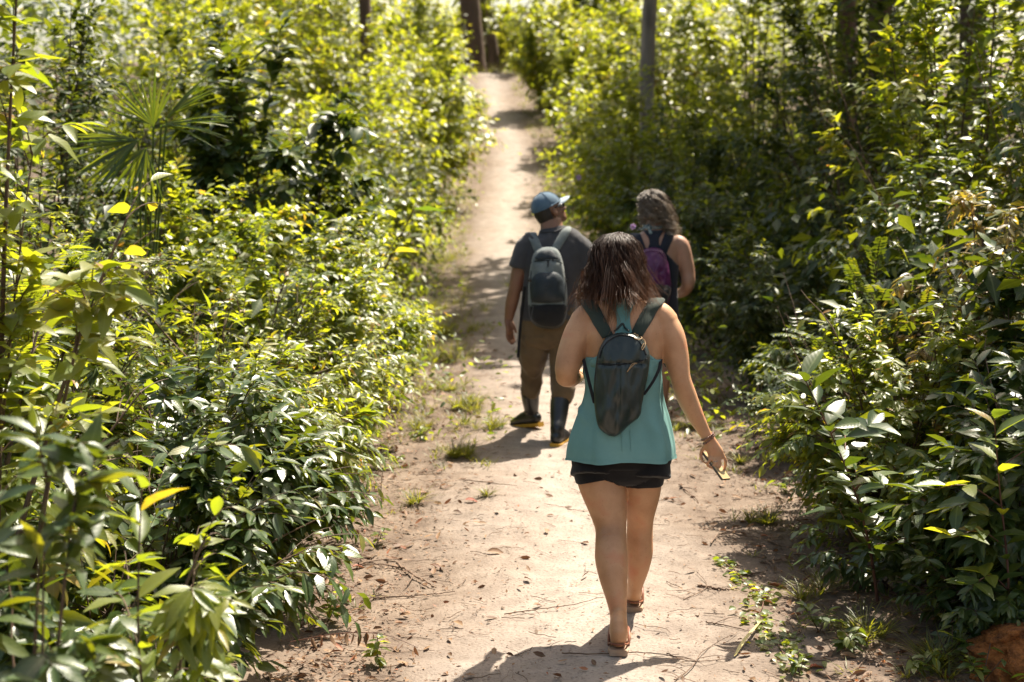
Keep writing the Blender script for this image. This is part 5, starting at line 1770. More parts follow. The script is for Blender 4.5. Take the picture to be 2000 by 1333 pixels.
for k, (t0, wv) in enumerate(((-2.35, .5), (-2.05, .35))):
    pts = []
    for q in np.linspace(0, 1, 9):
        t = t0 + wv * q; z = .018 + .010 * k + .004 * math.sin(q * 19)
        pts.append(loc(headM, RM, (.0925 * math.cos(t), -.014 + .1125 * math.sin(t), .042 + z)))
    cord('embroidery', pts, .0016, M['white_thread'], cap, 30, 5)
# sunglasses
gl = tag(pym('sunglasses', *ell(loc(headM, RM, (.034, .093, .006)), (.026, .006, .019), RM, 14), M['glasses'], rootM))
v, f = ell(loc(headM, RM, (-.034, .093, .006)), (.026, .006, .019), RM, 14); pym('lens', v, f, M['glasses'], gl)
cord('bridge', [loc(headM, RM, (-.014, .099, .012)), loc(headM, RM, (0, .106, .015)), loc(headM, RM, (.014, .099, .012))], .003, M['glasses'], gl, 8)
for q in (-1, 1):
    cord('temple', [loc(headM, RM, (q * .060, .090, .012)), loc(headM, RM, (q * .080, .06, .014)), loc(headM, RM, (q * .084, .01, .016)), loc(headM, RM, (q * .082, -.02, .0))], .0036, M['glasses'], gl, 12)
# cropped hair below the cap
V, F = [], []
for i, z in enumerate(np.linspace(.055, -.062, 8)):
    for t in np.linspace(math.pi * 1.06, math.pi * 1.94, 26):
        k_ = 1 - .2 * max(0, -z / .07) ** 2
        V.append(loc(headM, RM, (.0815 * math.cos(t) * k_, -.016 + .1015 * math.sin(t) * k_, z)))
pym('hair', V, [tuple(f) for f in grid_faces(8, 26)], M['blackhair'], rootM)
# shirt collar
pts = []
for t in np.linspace(0, 2 * math.pi, 25):
    c = at(1079, 452, YM + .02)
    h = bvhS.find_nearest(c + Vector((.078 * math.cos(t), .07 * math.sin(t), -.004)))
    pts.append(h[0] + h[1] * .003)
cord('collar', pts, .007, M['grey_shirt'], rootM, 48)

bagM = thing('backpack', 'faded grey canvas backpack with domed front pocket on the person in the cap', 'backpack', at(1070, 560, YM - .15))
outM = [(1068, 483), (1055, 485), (1043, 495), (1036, 522), (1032, 560), (1032, 600), (1036, 624), (1048, 637), (1064, 642), (1086, 642), (1100, 633), (1107, 612), (1108, 575), (1104, 540), (1098, 508), (1091, 491), (1081, 484)]
yM_ = lambda py: float(np.interp(py, [480, 520, 560, 600, 645], [YM - .105, YM - .125, YM - .128, YM - .135, YM - .15]))
fM = lambda x, y: .012 * vnf(x * .10, y * .045, 2.2) - (.012 if abs(y - 511) < 1.6 else 0)
V, F = bag_mesh(outM, yM_, None, .15, fM, 5, nang=90, rings=18, wall=.55)
# grey canvas above, black below: the base is its own piece
zb_ = at(1070, 596, YM - .2).z
up_ = [f for f in F if sum(V[i][2] for i in f) / len(f) >= zb_]
lo_ = [f for f in F if sum(V[i][2] for i in f) / len(f) < zb_]
pym('bag_body', V, up_, M['bag_grey'], bagM)
pym('base', V, lo_, M['bag_black'], bagM)
bvhBM = BVHTree.FromPolygons([tuple(v) for v in V], F)


def patch(name, outl, bv, off, bulge, m, parent, nang=60, rings=10):
    C, _ = tube_path([(a_, b_, 0) for a_, b_ in outl] + [(outl[0][0], outl[0][1], 0)], [1] * (len(outl) + 1), k=nang + 1)
    O = C[0][:-1, :2]; ctr = O.mean(0); V = []
    prof = [(1.0, -.006)] + [(1 - .98 * i / rings, off + bulge * (1 - (1 - i / rings) ** 3)) for i in range(rings + 1)]
    for sc, o in prof:
        for q in O:
            r = ctr + (q - ctr) * sc
            p, nn = hit(r[0], r[1], bv, off=o)
            if p is None: p = Vector(V[-1]) if V else at(r[0], r[1], YM - .2)
            V.append(tuple(p + Vector((0, -.01 * vnf(r[0] * .12, r[1] * .05, 1.1) * (1 if o > .01 else 0), 0))))
    n = len(O)
    return pym(name, V, [tuple(f) for f in grid_faces(len(prof), n, True)], m, parent)


patch('front_pocket', [(1070, 534), (1084, 532), (1097, 542), (1102, 562), (1101, 584), (1094, 590), (1070, 592), (1046, 591), (1038, 586), (1037, 566), (1040, 546), (1047, 537), (1056, 533)], bvhBM, .006, .035, M['bag_slate'], bagM)
patch('base_pocket', [(1042, 598), (1070, 595), (1104, 597), (1105, 612), (1099, 629), (1086, 638), (1064, 638), (1049, 633), (1038, 622)], bvhBM, .006, .022, M['bag_black'], bagM)
patch('top_panel', [(1068, 489), (1078, 490), (1087, 500), (1089, 506), (1070, 507), (1047, 507), (1049, 498), (1057, 491)], bvhBM, .003, .006, M['bag_slate'], bagM, 40, 5)
zz_ = [hit(x, y, bvhBM, off=.003)[0] for x, y in ((1038, 514), (1050, 510), (1068, 509), (1086, 510), (1097, 515))]
cord('zip', [p for p in zz_ if p is not None], .004, M['bag_black'], bagM, 30)
zz_ = [hit(x, y, bvhBM, off=.006)[0] for x, y in ((1070, 510), (1071, 516), (1070, 522))]
cord('zip_pull', [p for p in zz_ if p is not None], .004, M['bag_black'], bagM, 10)
pack_strap(bagM, [(1044, 492), (1037, 474), (1028, 459)], [(1061, 487), (1053, 468), (1045, 453)], over_front(1037, 450, YM, 510, -1, .17), bvhS, M['bag_grey'], off=.006)
pack_strap(bagM, [(1076, 487), (1086, 468), (1097, 450)], [(1092, 490), (1104, 471), (1115, 453)], over_front(1107, 449, YM, 510, 1, .17), bvhS, M['bag_grey'], off=.006)
# stitched seams and side buckles of the grey pack
for pts in (((1038, 530), (1036, 555), (1037, 575), (1040, 592)), ((1102, 530), (1104, 555), (1103, 575), (1101, 592)), ((1040, 596), (1055, 597), (1072, 597), (1090, 597), (1102, 595))):
    pts = [hit(x, y, bvhBM, off=.002)[0] for x, y in pts]
    cord('seam', [p for p in pts if p is not None], .003, M['bag_black'], bagM, 20, 5)
for (x, y) in ((1036, 548), (1105, 548)):
    p, nn = hit(x, y, bvhBM, off=.004)
    if p is not None: slab('buckle', p, Vector((1, 0, 0)), Vector((0, 0, 1)), Vector((0, -1, 0)), .028, .02, .008, M['glasses'], bagM, .002)
# dark strap end hanging at the hip
pts = [at(1025, 560, YM - .12), at(1020, 605, YM - .10), at(1015, 650, YM - .09), at(1012, 699, YM - .09)]
c = smooth_line(pts, 14)
ribbon('hanging_strap', [p - Vector((.010, 0, 0)) for p in c], [p + Vector((.010, 0, 0)) for p in c], [Vector((0, -1, 0))] * 14, .004, M['bag_black'], bagM)


# ------------------------------------------------------------------ person with curly hair
YK = 10.55
rootK = thing('person', 'person with curly greyish hair, bare shoulders and dark vest, arm bent at the elbow', 'person', Vector((at(1275, 820, YK).x, YK, 0)))
headK = at(1277, 413, YK + .05)
RK = frame_to(-14, -10, 4)
KZ = lambda z: 666.5 - FPX * ((YK * ST + (z - CAM_H) * CT) / (YK * CT - (z - CAM_H) * ST))
torsoK = [S(1277, 645, YK, 46, .12), S(1277, 615, YK, 47, .125), S(1277, 575, YK, 43, .11), S(1277, 540, YK, 45, .112), S(1277, 505, YK, 50, .115), S(1277, 480, YK, 50, .105), S(1277, 463, YK + .01, 40, .085), S(1277, 450, YK + .02, 20, .062), S(1277, 432, YK + .03, 17, .057)]
partsK = [limb(torsoK, n=28, dome=.4)] + head_parts(headK, RK)
partsK += [limb([S2(1235, 475, YK, 15), S2(1224, 478, YK, 16.5), S2(1219, 505, YK, 15), S2(1216, 535, YK, 13), S2(1216, 555, YK + .02, 11.5), S2(1224, 565, YK + .1, 9.5), S2(1236, 568, YK + .2, 7.5)], n=18),
           limb([S2(1318, 473, YK, 15), S2(1329, 480, YK, 17), S2(1337, 505, YK, 16), S2(1343, 532, YK, 14.5), S2(1344, 555, YK - .01, 13), S2(1337, 568, YK + .07, 11), S2(1328, 573, YK + .16, 9.5), S2(1318, 574, YK + .24, 7.5)], n=18)]
for hx, sg2 in ((at(1238, 568, YK + .22), 1), (at(1316, 574, YK + .26), -1)):
    e_ = hx + Vector((sg2 * .06, .06, 0))
    partsK.append(limb([(hx, .022, .02), ((hx + e_) / 2, .034, .018), (e_, .034, .016)], n=12))
    for q in range(4):
        b_ = e_ + Vector((0, 0, -.027 + .018 * q)); partsK.append(finger([b_, b_ + Vector((sg2 * .03, .02, -.004)), b_ + Vector((sg2 * .03, .0, -.02))], [.0095, .009, .0075]))
    partsK.append(finger([hx + Vector((0, .0, .02)), hx + Vector((sg2 * .03, .01, .045)), hx + Vector((sg2 * .055, .02, .05))], [.011, .010, .008]))
for q in (-1, 1):
    hip = at(1277 + q * 22, 640, YK)
    x = hip.x
    off = .16 * q
    partsK.append(limb([(hip, .088, .10), (Vector((x, YK + off * .4, .68)), .078, .085), (Vector((x, YK + off * .5, .48)), .056, .06), (Vector((x, YK + off * .2, .34)), .053, .058), (Vector((x, YK + off * .7 - .02, .09)), .036, .042)], n=18))
    partsK += foot(Vector((x, YK + off * .7 - .05, .034)), (0, 1, 0))[0]
meK = fuse(partsK, .010, 3)
bvhK = bvh_of(meK)
add_mesh('body', meK, M['skin_tan'], rootK)
face_bits(rootK, headK, RK)
# dark vest with racer back, dark shorts
vest = Loft([S(1277, 640, YK, 50, .145), S(1277, 600, YK, 48, .135), S(1277, 560, YK, 46, .124), S(1277, 530, YK, 48.5, .126), S(1277, 518, YK, 50, .127)], k=5)
VV = vest.verts(48)
Vt, Ft = [tuple(v) for v in VV.reshape(-1, 3)], [tuple(f) for f in grid_faces(VV.shape[0], 48, True)]


def panelK(rows_px, sgn, Y):
    base = len(Vt); ncol = 15
    for (py, cxp, hw) in rows_px:
        for j in range(ncol):
            tpt = at(cxp + hw * (-1 + 2 * j / (ncol - 1)), py, Y)
            h = bvhK.ray_cast(Vector((tpt.x, Y + sgn, tpt.z)), Vector((0, -sgn, 0)))
            p = h[0] if h[0] is not None else tpt
            Vt.append((p.x, p.y + sgn * .009, p.z))
    for f in grid_faces(len(rows_px), ncol): Ft.append(tuple(int(i) + base for i in f))


panelK([(524, 1277, 47), (515, 1277, 42), (505, 1277, 33), (494, 1277, 22), (484, 1276, 13), (474, 1275, 9), (464, 1275, 10), (455, 1275, 16), (450, 1275, 20)], -1, YK)
panelK([(524, 1277, 46), (505, 1277, 40), (490, 1277, 34), (478, 1277, 32)], 1, YK)
vo = pym('vest', Vt, Ft, M['navy'], rootK)
md = vo.modifiers.new('t', 'SOLIDIFY'); md.thickness = .003; md.offset = 1
sK = [limb([S(1277, 655, YK, 52, .14), S(1277, 620, YK, 51, .138)], n=24, dome=.2)]
for q in (-1, 1):
    hip = at(1277 + q * 22, 640, YK)
    sK.append(limb([(hip, .105, .118), (Vector((hip.x, YK + .06 * q, .66)), .102, .11), (Vector((hip.x, YK + .07 * q, .52)), .10, .105)], n=20, dome=.1))
meq = fuse(sK, .009, 4); wrinkle(meq, .012, 5.5); push_out(meq, bvhK, .008)
add_mesh('shorts', meq, M['black_cloth'], rootK)
for q in (-1, 1):
    x = at(1277 + q * 22, 640, YK).x; off = .16 * q
    boot_me = fuse([limb([(Vector((x, YK + off * .7 - .075, .045)), .040, .046), (Vector((x, YK + off * .7 + .03, .045)), .045, .045), (Vector((x, YK + off * .7 + .12, .035)), .05, .034), (Vector((x, YK + off * .7 + .20, .028)), .04, .026)], n=18)], .008, 3)
    add_mesh('shoe', boot_me, M['bag_black'], rootK)
# scarf knotted at the nape
sc_ = M['scarf'] = noise_mat('patterned_scarf', (.02, .05, .06), (.35, .42, .42), scale=70, rough=.8, bump=.3, detail=1)
pts = []
for t in np.linspace(0, 2 * math.pi, 21):
    c = at(1277, 441, YK + .03)
    pts.append(c + Vector((.070 * math.cos(t), .066 * math.sin(t), .012 * math.sin(t))))
scarf = cord('scarf', pts, .013, sc_, rootK, 48, 10)
kc = at(1266, 444, YK - .045)
v, f = ell(kc, (.024, .02, .02), None, 12); pym('knot', v, f, sc_, scarf)
for pts in ((kc, kc + Vector((.012, -.02, -.02)), kc + Vector((.022, -.025, -.055)), kc + Vector((.03, -.02, -.085))), (kc, kc + Vector((-.03, -.015, -.005)), kc + Vector((-.06, -.005, -.02)), kc + Vector((-.085, 0, -.02)))):
    c = smooth_line(pts, 10)
    ribbon('scarf_end', [p - Vector((.012 * (1 + .5 * i / 10), 0, -.004)) for i, p in enumerate(c)], [p + Vector((.012 * (1 + .5 * i / 10), 0, -.004)) for i, p in enumerate(c)], [Vector((0, -1, .3))] * 10, .005, sc_, scarf)
profK = [(0, .152), (.055, .142), (.088, .11), (.105, .055), (.108, .01), (.104, -.04), (.100, -.085), (.092, -.12)]
hK = [hair_shell(headK, RK, profK, .95, 1.18, -.01, .90, .82, (-2.7, 2.7), sway=.03),
      hair(rootK, headK, RK, profK, 1200, 120, None, 71, width=.95, depth=1.2, back=-.01, curl=(.021, 3.6), flare=.04, r=.0022, s1=(.72, 1.05), sway=.055, k=16, jitter=.014),
      hair(rootK, headK, RK, profK, 500, 50, None, 72, width=.95, depth=1.2, back=-.01, curl=(.02, 3.4), flare=.03, r=.0018, s1=(.95, 1.25), sway=.09, k=17, ph_range=(.1, 1.9), jitter=.015)]
hair_obj('hair', hK, M['hair_grey'], rootK)

bagK = thing('backpack', 'small purple and black backpack on the person with curly hair', 'backpack', at(1280, 545, YK - .12))
outK = [(1272, 484), (1258, 488), (1248, 503), (1245, 530), (1245, 562), (1250, 590), (1264, 602), (1284, 605), (1302, 598), (1310, 575), (1310, 545), (1305, 515), (1297, 493), (1285, 485)]
yK_ = lambda py: float(np.interp(py, [480, 520, 560, 610], [YK - .10, YK - .122, YK - .125, YK - .135]))
fK = lambda x, y: .022 * vnf(x * .12, y * .10, 4.1) + .012 * vnf(x * .3, y * .25, 1.1)
V, F = bag_mesh(outK, yK_, None, .11, fK, 5, nang=70, rings=16)
pym('bag_body', V, F, M['purple'], bagK)
bvhKB = BVHTree.FromPolygons([tuple(v) for v in V], F)
YM_s = YM
patch('lower_pocket', [(1249, 560), (1278, 556), (1307, 560), (1306, 580), (1298, 596), (1284, 601), (1264, 598), (1252, 588)], bvhKB, .006, .03, M['bag_black'], bagK, 40, 7)
cord('seam', [p for p in (hit(x, y, bvhKB, off=.003)[0] for x, y in ((1253, 500), (1264, 492), (1276, 491), (1290, 495), (1297, 504))) if p is not None], .004, M['purple'], bagK, 20)
pack_strap(bagK, [(1247, 502), (1237, 478), (1228, 458)], [(1263, 490), (1256, 470), (1248, 451)], over_front(1238, 447, YK, 505, -1, .16), bvhK, M['navy'], off=.008)
pack_strap(bagK, [(1286, 490), (1293, 470), (1300, 452)], [(1300, 498), (1310, 476), (1317, 458)], over_front(1308, 449, YK, 505, 1, .16), bvhK, M['navy'], off=.008)


# ================================================================== things on and beside the path
def gpt(px, py):
    """point of the ground under a pixel of the near, level part"""
    p = onground(px, py, 0)
    for _ in range(3):
        z = float(gtop(p.x, p.y)); p = onground(px, py, z)
    return p


def blades(cx, cy, r, n, h, g, w=.0035):
    a = g.uniform(0, 6.28, n); q = r * np.abs(g.normal(0, .55, n))
    a = a + .5 * np.sin(3 * a)
    x = cx + q * np.cos(a); y = cy + q * np.sin(a)
    P = np.stack([x, y, gtop(x, y) - .004], -1)
    b = a + g.normal(0, .9, n)
    D = nrm(np.stack([np.cos(b) * .55, np.sin(b) * .55, g.uniform(.45, 1.2, n)], -1))
    N = nrm(np.stack([-np.cos(b), -np.sin(b), np.full(n, .6)], -1))
    L = h * g.uniform(.45, 1.15, n)
    return [P, D, N, L, np.full(n, w) * g.uniform(.7, 1.4, n), g.uniform(.1, .7, n), g.uniform(.1, .6, n), np.clip(g.normal(.5, .2, n), .02, .98)]


def tuft(label, px, py, r, n, h, seed, pos=None, leaves=0, group='grass tufts along the path'):
    g = np.random.default_rng(seed)
    p = gpt(px, py) if pos is None else Vector((pos[0], pos[1], float(gtop(*pos))))
    root = thing('grass_tuft', label, 'grass', p, group)
    subs = []
    for _ in range(max(2, int(n / 45))):
        q, a_ = r * abs(g.normal(0, .75)), g.uniform(0, 6.28)
        k_ = g.uniform(.35, 1.0)
        subs.append(blades(p.x + q * math.cos(a_) * 1.3, p.y + q * math.sin(a_), r * .22 * k_, max(6, int(45 * k_)), h * 1.7 * k_, g, .0026))
    A = [np.concatenate([q[i] for q in subs]) for i in range(8)]
    tag(leaves_obj('blades', A, T_GRASS, M['grass'], root), kind='stuff')
    return root


for k, a in enumerate((
        ('largest grass tuft of the clump beside the boots of the person in the cap', 905, 800, .17, 520, .14),
        ('grass tuft at the path-side tip of the clump left of the rubber boots', 962, 838, .12, 330, .11),
        ('grass tuft at the top of the clump left of the rubber boots', 880, 765, .16, 380, .12),
        ('sparse grass tuft on the bush side of the clump left of the boots', 838, 835, .16, 300, .10),
        ('lone round grass tuft with bare roots below the clump near the boots', 893, 893, .08, 360, .12),
        ('fine grass tuft just right of the hem of the teal tank top', 1330, 838, .08, 240, .09),
        ('lone fine grass tuft on bare dirt left of the red-stemmed sapling', 1484, 1022, .07, 330, .10),
        ('thin grass sprig on the dirt between the two lone tufts at right', 1445, 905, .03, 22, .09),
        ('long weedy grass spilling from the left verge behind the grass clump', 880, 705, .24, 700, .2),
        ('second weedy grass patch along the left verge toward the far bank', 865, 655, .25, 600, .2),
        ('thin grass sprig on the dirt below the lone tuft with bare roots', 950, 970, .03, 24, .08),
        ('small sprig of grass and dry stalks at the left path edge', 810, 985, .06, 60, .10),
        ('tall dark grass at the foot of the broad-leaved shrub near the orange mound', 1690, 1240, .18, 300, .13),
        ('grass leaning over bare dirt beside the creeping plant', 1600, 1165, .13, 160, .10),
        ('grass clump beside the orange mound', 1830, 1300, .17, 340, .12),
        ('weak grass under the dark shrubs at the right path edge', 1440, 790, .16, 160, .12))):
    tuft(a[0], a[1], a[2], a[3], a[4], a[5], 300 + k)
for k, (x, y, r, n, h, lab) in enumerate(((.62, 19.0, .4, 420, .2, 'grass patch on the right edge of the path beyond the cap'), (-.85, 17.2, .4, 420, .22, 'grass patch on the left verge where the path begins to climb'), (-.95, 21.5, .45, 420, .25, 'grass patch on the left verge higher up the climbing path'),
                                         (-.15, 42.2, .9, 700, .4, 'bright grass at the far bend below the stump'))):
    tuft(lab, 0, 0, r, n, h, 330 + k, (x, y))

# thin scattered grass and weeds: nobody could count it
g = np.random.default_rng(77)
parts_ = []
for (x0, x1, y0, y1, n, h) in ((-1.1, -.15, 8.7, 10.6, 520, .09), (-1.25, -.55, 5.2, 9.2, 160, .06), (1.15, 2.0, 5.0, 12, 900, .09), (-1.2, -.55, 10.5, 16, 1500, .12), (1.1, 1.9, 9, 16, 700, .10), (-1.3, -.75, 16, 40, 3000, .2), (.45, 1.1, 19, 40, 2500, .2)):
    for _ in range(max(1, n // 12)):
        x, y = g.uniform(x0, x1), g.uniform(y0, y1)
        xx = x if y < 15 else x + float(path_c(y)) + .1
        parts_.append(blades(xx, y, .05, 12, h, g, .003))
A = [np.concatenate([p[i] for p in parts_]) for i in range(8)]
tag(leaves_obj('grass', A, T_GRASS, M['grass']), kind='stuff')


def flat_leaves(x, y, llen, asp, g, lift=.004, tilt=.25, tone=(.1, .95)):
    n = len(x)
    P = np.stack([x, y, gtop(x, y) + lift + .006], -1)
    a = g.uniform(0, 6.28, n)
    D = np.stack([np.cos(a), np.sin(a), g.normal(0, tilt * .5, n)], -1)
    N = nrm(np.array([0, 0, 1.0]) + tilt * g.normal(0, 1, (n, 3)))
    L = llen * g.uniform(.4, 1.3, n)
    return [P, D, N, L, L * asp, g.uniform(-.4, .4, n), g.uniform(0, .8, n), g.uniform(*tone, n)]


def margin_pts(g, n, bias=1.0):
    y = 4.6 + 12 * g.random(n) ** 1.6
    side = np.where(g.random(n) < .5, -1, 1)
    off = np.abs(g.normal(0, .38, n))
    e = np.where(side < 0, -.95, 1.75)
    x = e - side * off
    m = g.random(n) < .22
    x = np.where(m, g.uniform(-1.0, 1.9, n), x)
    return x, y


x, y = margin_pts(g, 9000)
A = flat_leaves(x, y, .022, .22, g)
tag(leaves_obj('leaf_litter', A, T_LO, M['dead']), kind='stuff')
x, y = margin_pts(g, 1900)
A = flat_leaves(x, y, .05, .22, g, .006, .45)
tag(leaves_obj('leaf_litter', A, T_TWO, M['dead']), kind='stuff')
# fine broken twigs and root hairs lying about
n = 1700
x, y = margin_pts(g, n)
a = g.uniform(0, 6.28, n); L = g.uniform(.03, .16, n)
t = np.linspace(-.5, .5, 5)[None]
cx = x[:, None] + np.cos(a)[:, None] * L[:, None] * t + g.normal(0, .006, (n, 5)); cy = y[:, None] + np.sin(a)[:, None] * L[:, None] * t + g.normal(0, .006, (n, 5))
C = np.stack([cx, cy, gtop(cx, cy) + .007 + np.abs(g.normal(0, .003, (n, 5)))], -1)
tag(tubes_obj('debris', C, g.uniform(.0008, .0022, (n, 1)) * np.ones((1, 5)), M['twig'], None, 3), kind='stuff')
# small clods and pebbles in the dirt
n = 700
x, y = margin_pts(g, n)
cl = [(1, 0, 0), (-.5, .87, 0), (-.5, -.87, 0), (.1, .05, .8)]
s_ = g.uniform(.004, .014, n); rot = g.uniform(0, 6.28, n)
V = []
for vx, vy, vz in cl:
    V.append(np.stack([x + s_ * (vx * np.cos(rot) - vy * np.sin(rot)) * g.uniform(.7, 1.2, n), y + s_ * (vx * np.sin(rot) + vy * np.cos(rot)) * g.uniform(.7, 1.2, n), gtop(x, y) + .003 + s_ * vz], -1))
V = np.stack(V, 1).reshape(-1, 3)
F = (np.array([(0, 1, 3), (1, 2, 3), (2, 0, 3)])[None] + (np.arange(n) * 4)[:, None, None]).reshape(-1, 3)
tag(link(bpy.data.objects.new('gravel', npmesh('gravel', V, np.full(len(F), 3), F.ravel(), M['soil'], None, False))), kind='stuff')


def stick(label, px_pts, r, seed, branches=0, material='twig', lift=.008):
    g = np.random.default_rng(seed)
    pts = [gpt(a, b) + Vector((0, 0, lift + abs(g.normal(0, .004)))) for a, b in px_pts]
    root = thing('twig', label, 'twig', pts[0], 'twigs lying on the path')
    k = 22
    C, rr = tube_path(pts, [r * (1 - .6 * i / (len(pts) - 1)) for i in range(len(pts))], k=k, jit=r * .35)
    V, F = tubes_np(C, rr, 5)
    link(bpy.data.objects.new('stalk', npmesh('stalk', V, np.full(len(F), 4), F.ravel(), M[material])), root)
    for b in range(branches):
        p = C[0][int(k * (.25 + .5 * b / max(1, branches)))]
        a = g.uniform(0, 6.28); e = p + np.array([math.cos(a), math.sin(a), 0]) * g.uniform(.08, .2)
        e[2] = float(gtop(e[0], e[1])) + .01
        Cb, rb = tube_path([p, (p + e) / 2 + np.array([.01, .01, .006]), e], [r * .6, r * .5, r * .25], k=9)
        V, F = tubes_np(Cb, rb, 4)
        link(bpy.data.objects.new('side_shoot', npmesh('side_shoot', V, np.full(len(F), 4), F.ravel(), M[material])), root)


for k, a in enumerate((
        ('long thin forked twig on the dirt below the red-stemmed sapling', [(1388, 1066), (1410, 1048), (1470, 1054), (1530, 1070), (1582, 1080)], .0045, 2),
        ('short thick broken stick on the path right of the sandals', [(1362, 1148), (1390, 1152), (1424, 1157)], .008, 0),
        ('thin curving root across the path left of the rear sandal', [(985, 1203), (1050, 1196), (1120, 1188), (1178, 1170)], .003, 1),
        ('thin dark root lying under the rear sandal', [(1098, 1280), (1150, 1283), (1250, 1279), (1310, 1285), (1350, 1292)], .0035, 0),
        ('curving root running to the bottom edge right of the sandals', [(1318, 1333), (1350, 1310), (1375, 1275), (1440, 1240)], .003, 2),
        ('spread of thin dry roots beside the bottom edge of the path', [(1302, 1280), (1350, 1300), (1420, 1293)], .003, 3),
        ('dark forked stick lying on the left part of the path', [(775, 1105), (805, 1126), (850, 1152)], .007, 2),
        ('long dark twig on the dirt at lower left', [(730, 1172), (800, 1168), (888, 1160)], .005, 1),
        ('thin twig on the dirt near the lone tuft with bare roots', [(905, 941), (950, 948), (1010, 955)], .004, 0),
        ('small forked dark twig right of the thigh of the person in teal', [(1326, 950), (1345, 966), (1364, 982)], .005, 1),
        ('twig on the dirt to the right of the elbow of the person in teal', [(1335, 1175), (1380, 1150), (1360, 1120)], .0025, 1),
        ('twig lying across the dirt left of the creeping plant', [(1484, 1104), (1520, 1096), (1576, 1088)], .004, 1),
        ('stick beside the creeping plant at the right path edge', [(1378, 1220), (1420, 1226), (1470, 1238)], .004, 1),
        ('dry stick on the left path edge below the glossy shrub', [(700, 1108), (720, 1103), (750, 1112)], .006, 1))):
    stick(a[0], a[1], a[2], 400 + k, a[3])

# fallen leaves one can tell apart
for k, (px, py, L, rnd, lab, mk) in enumerate((
        (922, 981, .085, .99, 'red-brown fallen leaf on the dirt below the lone grass tuft', 'dead'), (830, 967, .07, .7, 'tan fallen leaf at the left path edge beside the grass sprig', 'dead'),
        (895, 1003, .06, .15, 'dark curled fallen leaf in the middle left of the path', 'dead'), (970, 1082, .10, .75, 'long yellow-brown fallen leaf on the path left of the legs', 'dead'),
        (855, 1108, .08, .4, 'dark red curled leaf beside the forked stick', 'dead'), (702, 1112, .07, .98, 'red-brown fallen leaf beside the dry stick at left', 'dead'),
        (1180, 940, .05, .5, 'small brown fallen leaf on the path behind the legs', 'dead'), (1525, 1148, .13, .95, 'long reddish dead leaf beside the creeping plant', 'dead'),
        (1600, 1310, .08, .97, 'red fallen leaf at the bottom right edge', 'dead'), (1660, 1285, .08, .75, 'pale curled dead leaf at the bottom right edge', 'dead'),
        (1440, 975, .07, .8, 'pale fallen leaf on the dirt right of the phone', 'dead'), (1052, 1187, .05, .8, 'pale fallen leaf scrap beside the curving root', 'dead'))):
    g2 = np.random.default_rng(500 + k)
    p = gpt(px, py)
    a = g2.uniform(-.6, .6)
    A = [np.array([[p.x - L / 2, p.y, p.z + .012]]), np.array([[math.cos(a), math.sin(a), 0.05]]), np.array([[g2.normal(0, .3), g2.normal(-.2, .2), 1.0]]), np.array([L]), np.array([L * .2]), np.array([.35]), np.array([.7]), np.array([rnd])]
    V, c, l, lf = leaf_geo(*A, T_HI)
    tag(link(bpy.data.objects.new('fallen_leaf', npmesh('fallen_leaf', V, c, l, M[mk], lf))), lab, 'leaf', 'fallen leaves on the path')
# dry yellow grass blade lying on the path
ps = [gpt(1435, 1287) + Vector((0, 0, .012)), gpt(1455, 1262) + Vector((0, 0, .03)), gpt(1486, 1226) + Vector((0, 0, .03))]
c = smooth_line(ps, 12)
root = None
w_ = [.004 + .006 * math.sin(math.pi * i / 11) for i in range(12)]
V = []
for p, q in zip(c, w_): V += [p - Vector((q, 0, .002)), p + Vector((0, 0, -.001)), p + Vector((q, 0, .002))]
o = pym('dry_blade', V, [tuple(f) for f in grid_faces(12, 3)], noise_mat('straw', (.40, .33, .12), (.52, .44, .2), scale=60, rough=.6, bump=.2), None)
tag(o, 'long dry yellow grass blade lying beside the creeping plant', 'grass blade')

# creeping plant on the path edge, right
g = np.random.default_rng(91)
line = [(1402, 1098), (1432, 1118), (1462, 1150), (1490, 1180), (1482, 1215), (1510, 1245), (1528, 1280), (1560, 1300)]
root = thing('creeping_plant', 'creeping small-leaved plant along the right edge of the path', 'plant', gpt(1490, 1190))
lp_ = smooth_line([gpt(a, b) + Vector((0, 0, .015)) for a, b in line], 30)
C, rr = tube_path(lp_, [.003] * 30, k=60)
V, F = tubes_np(C, rr, 4)
link(bpy.data.objects.new('runner', npmesh('runner', V, np.full(len(F), 4), F.ravel(), M['redstem'])), root)
n = 280
i = g.integers(0, 60, n)
wid = .02 + .05 * (i / 60.0)
x = C[0][i, 0] + g.normal(0, 1, n) * wid; y = C[0][i, 1] + g.normal(0, 1, n) * wid * 1.5
A = flat_leaves(x, y, .038, .30, g, .012, .35, (.2, .85))
leaf_objects(root, A, range(n), 'bank', asp=.28)


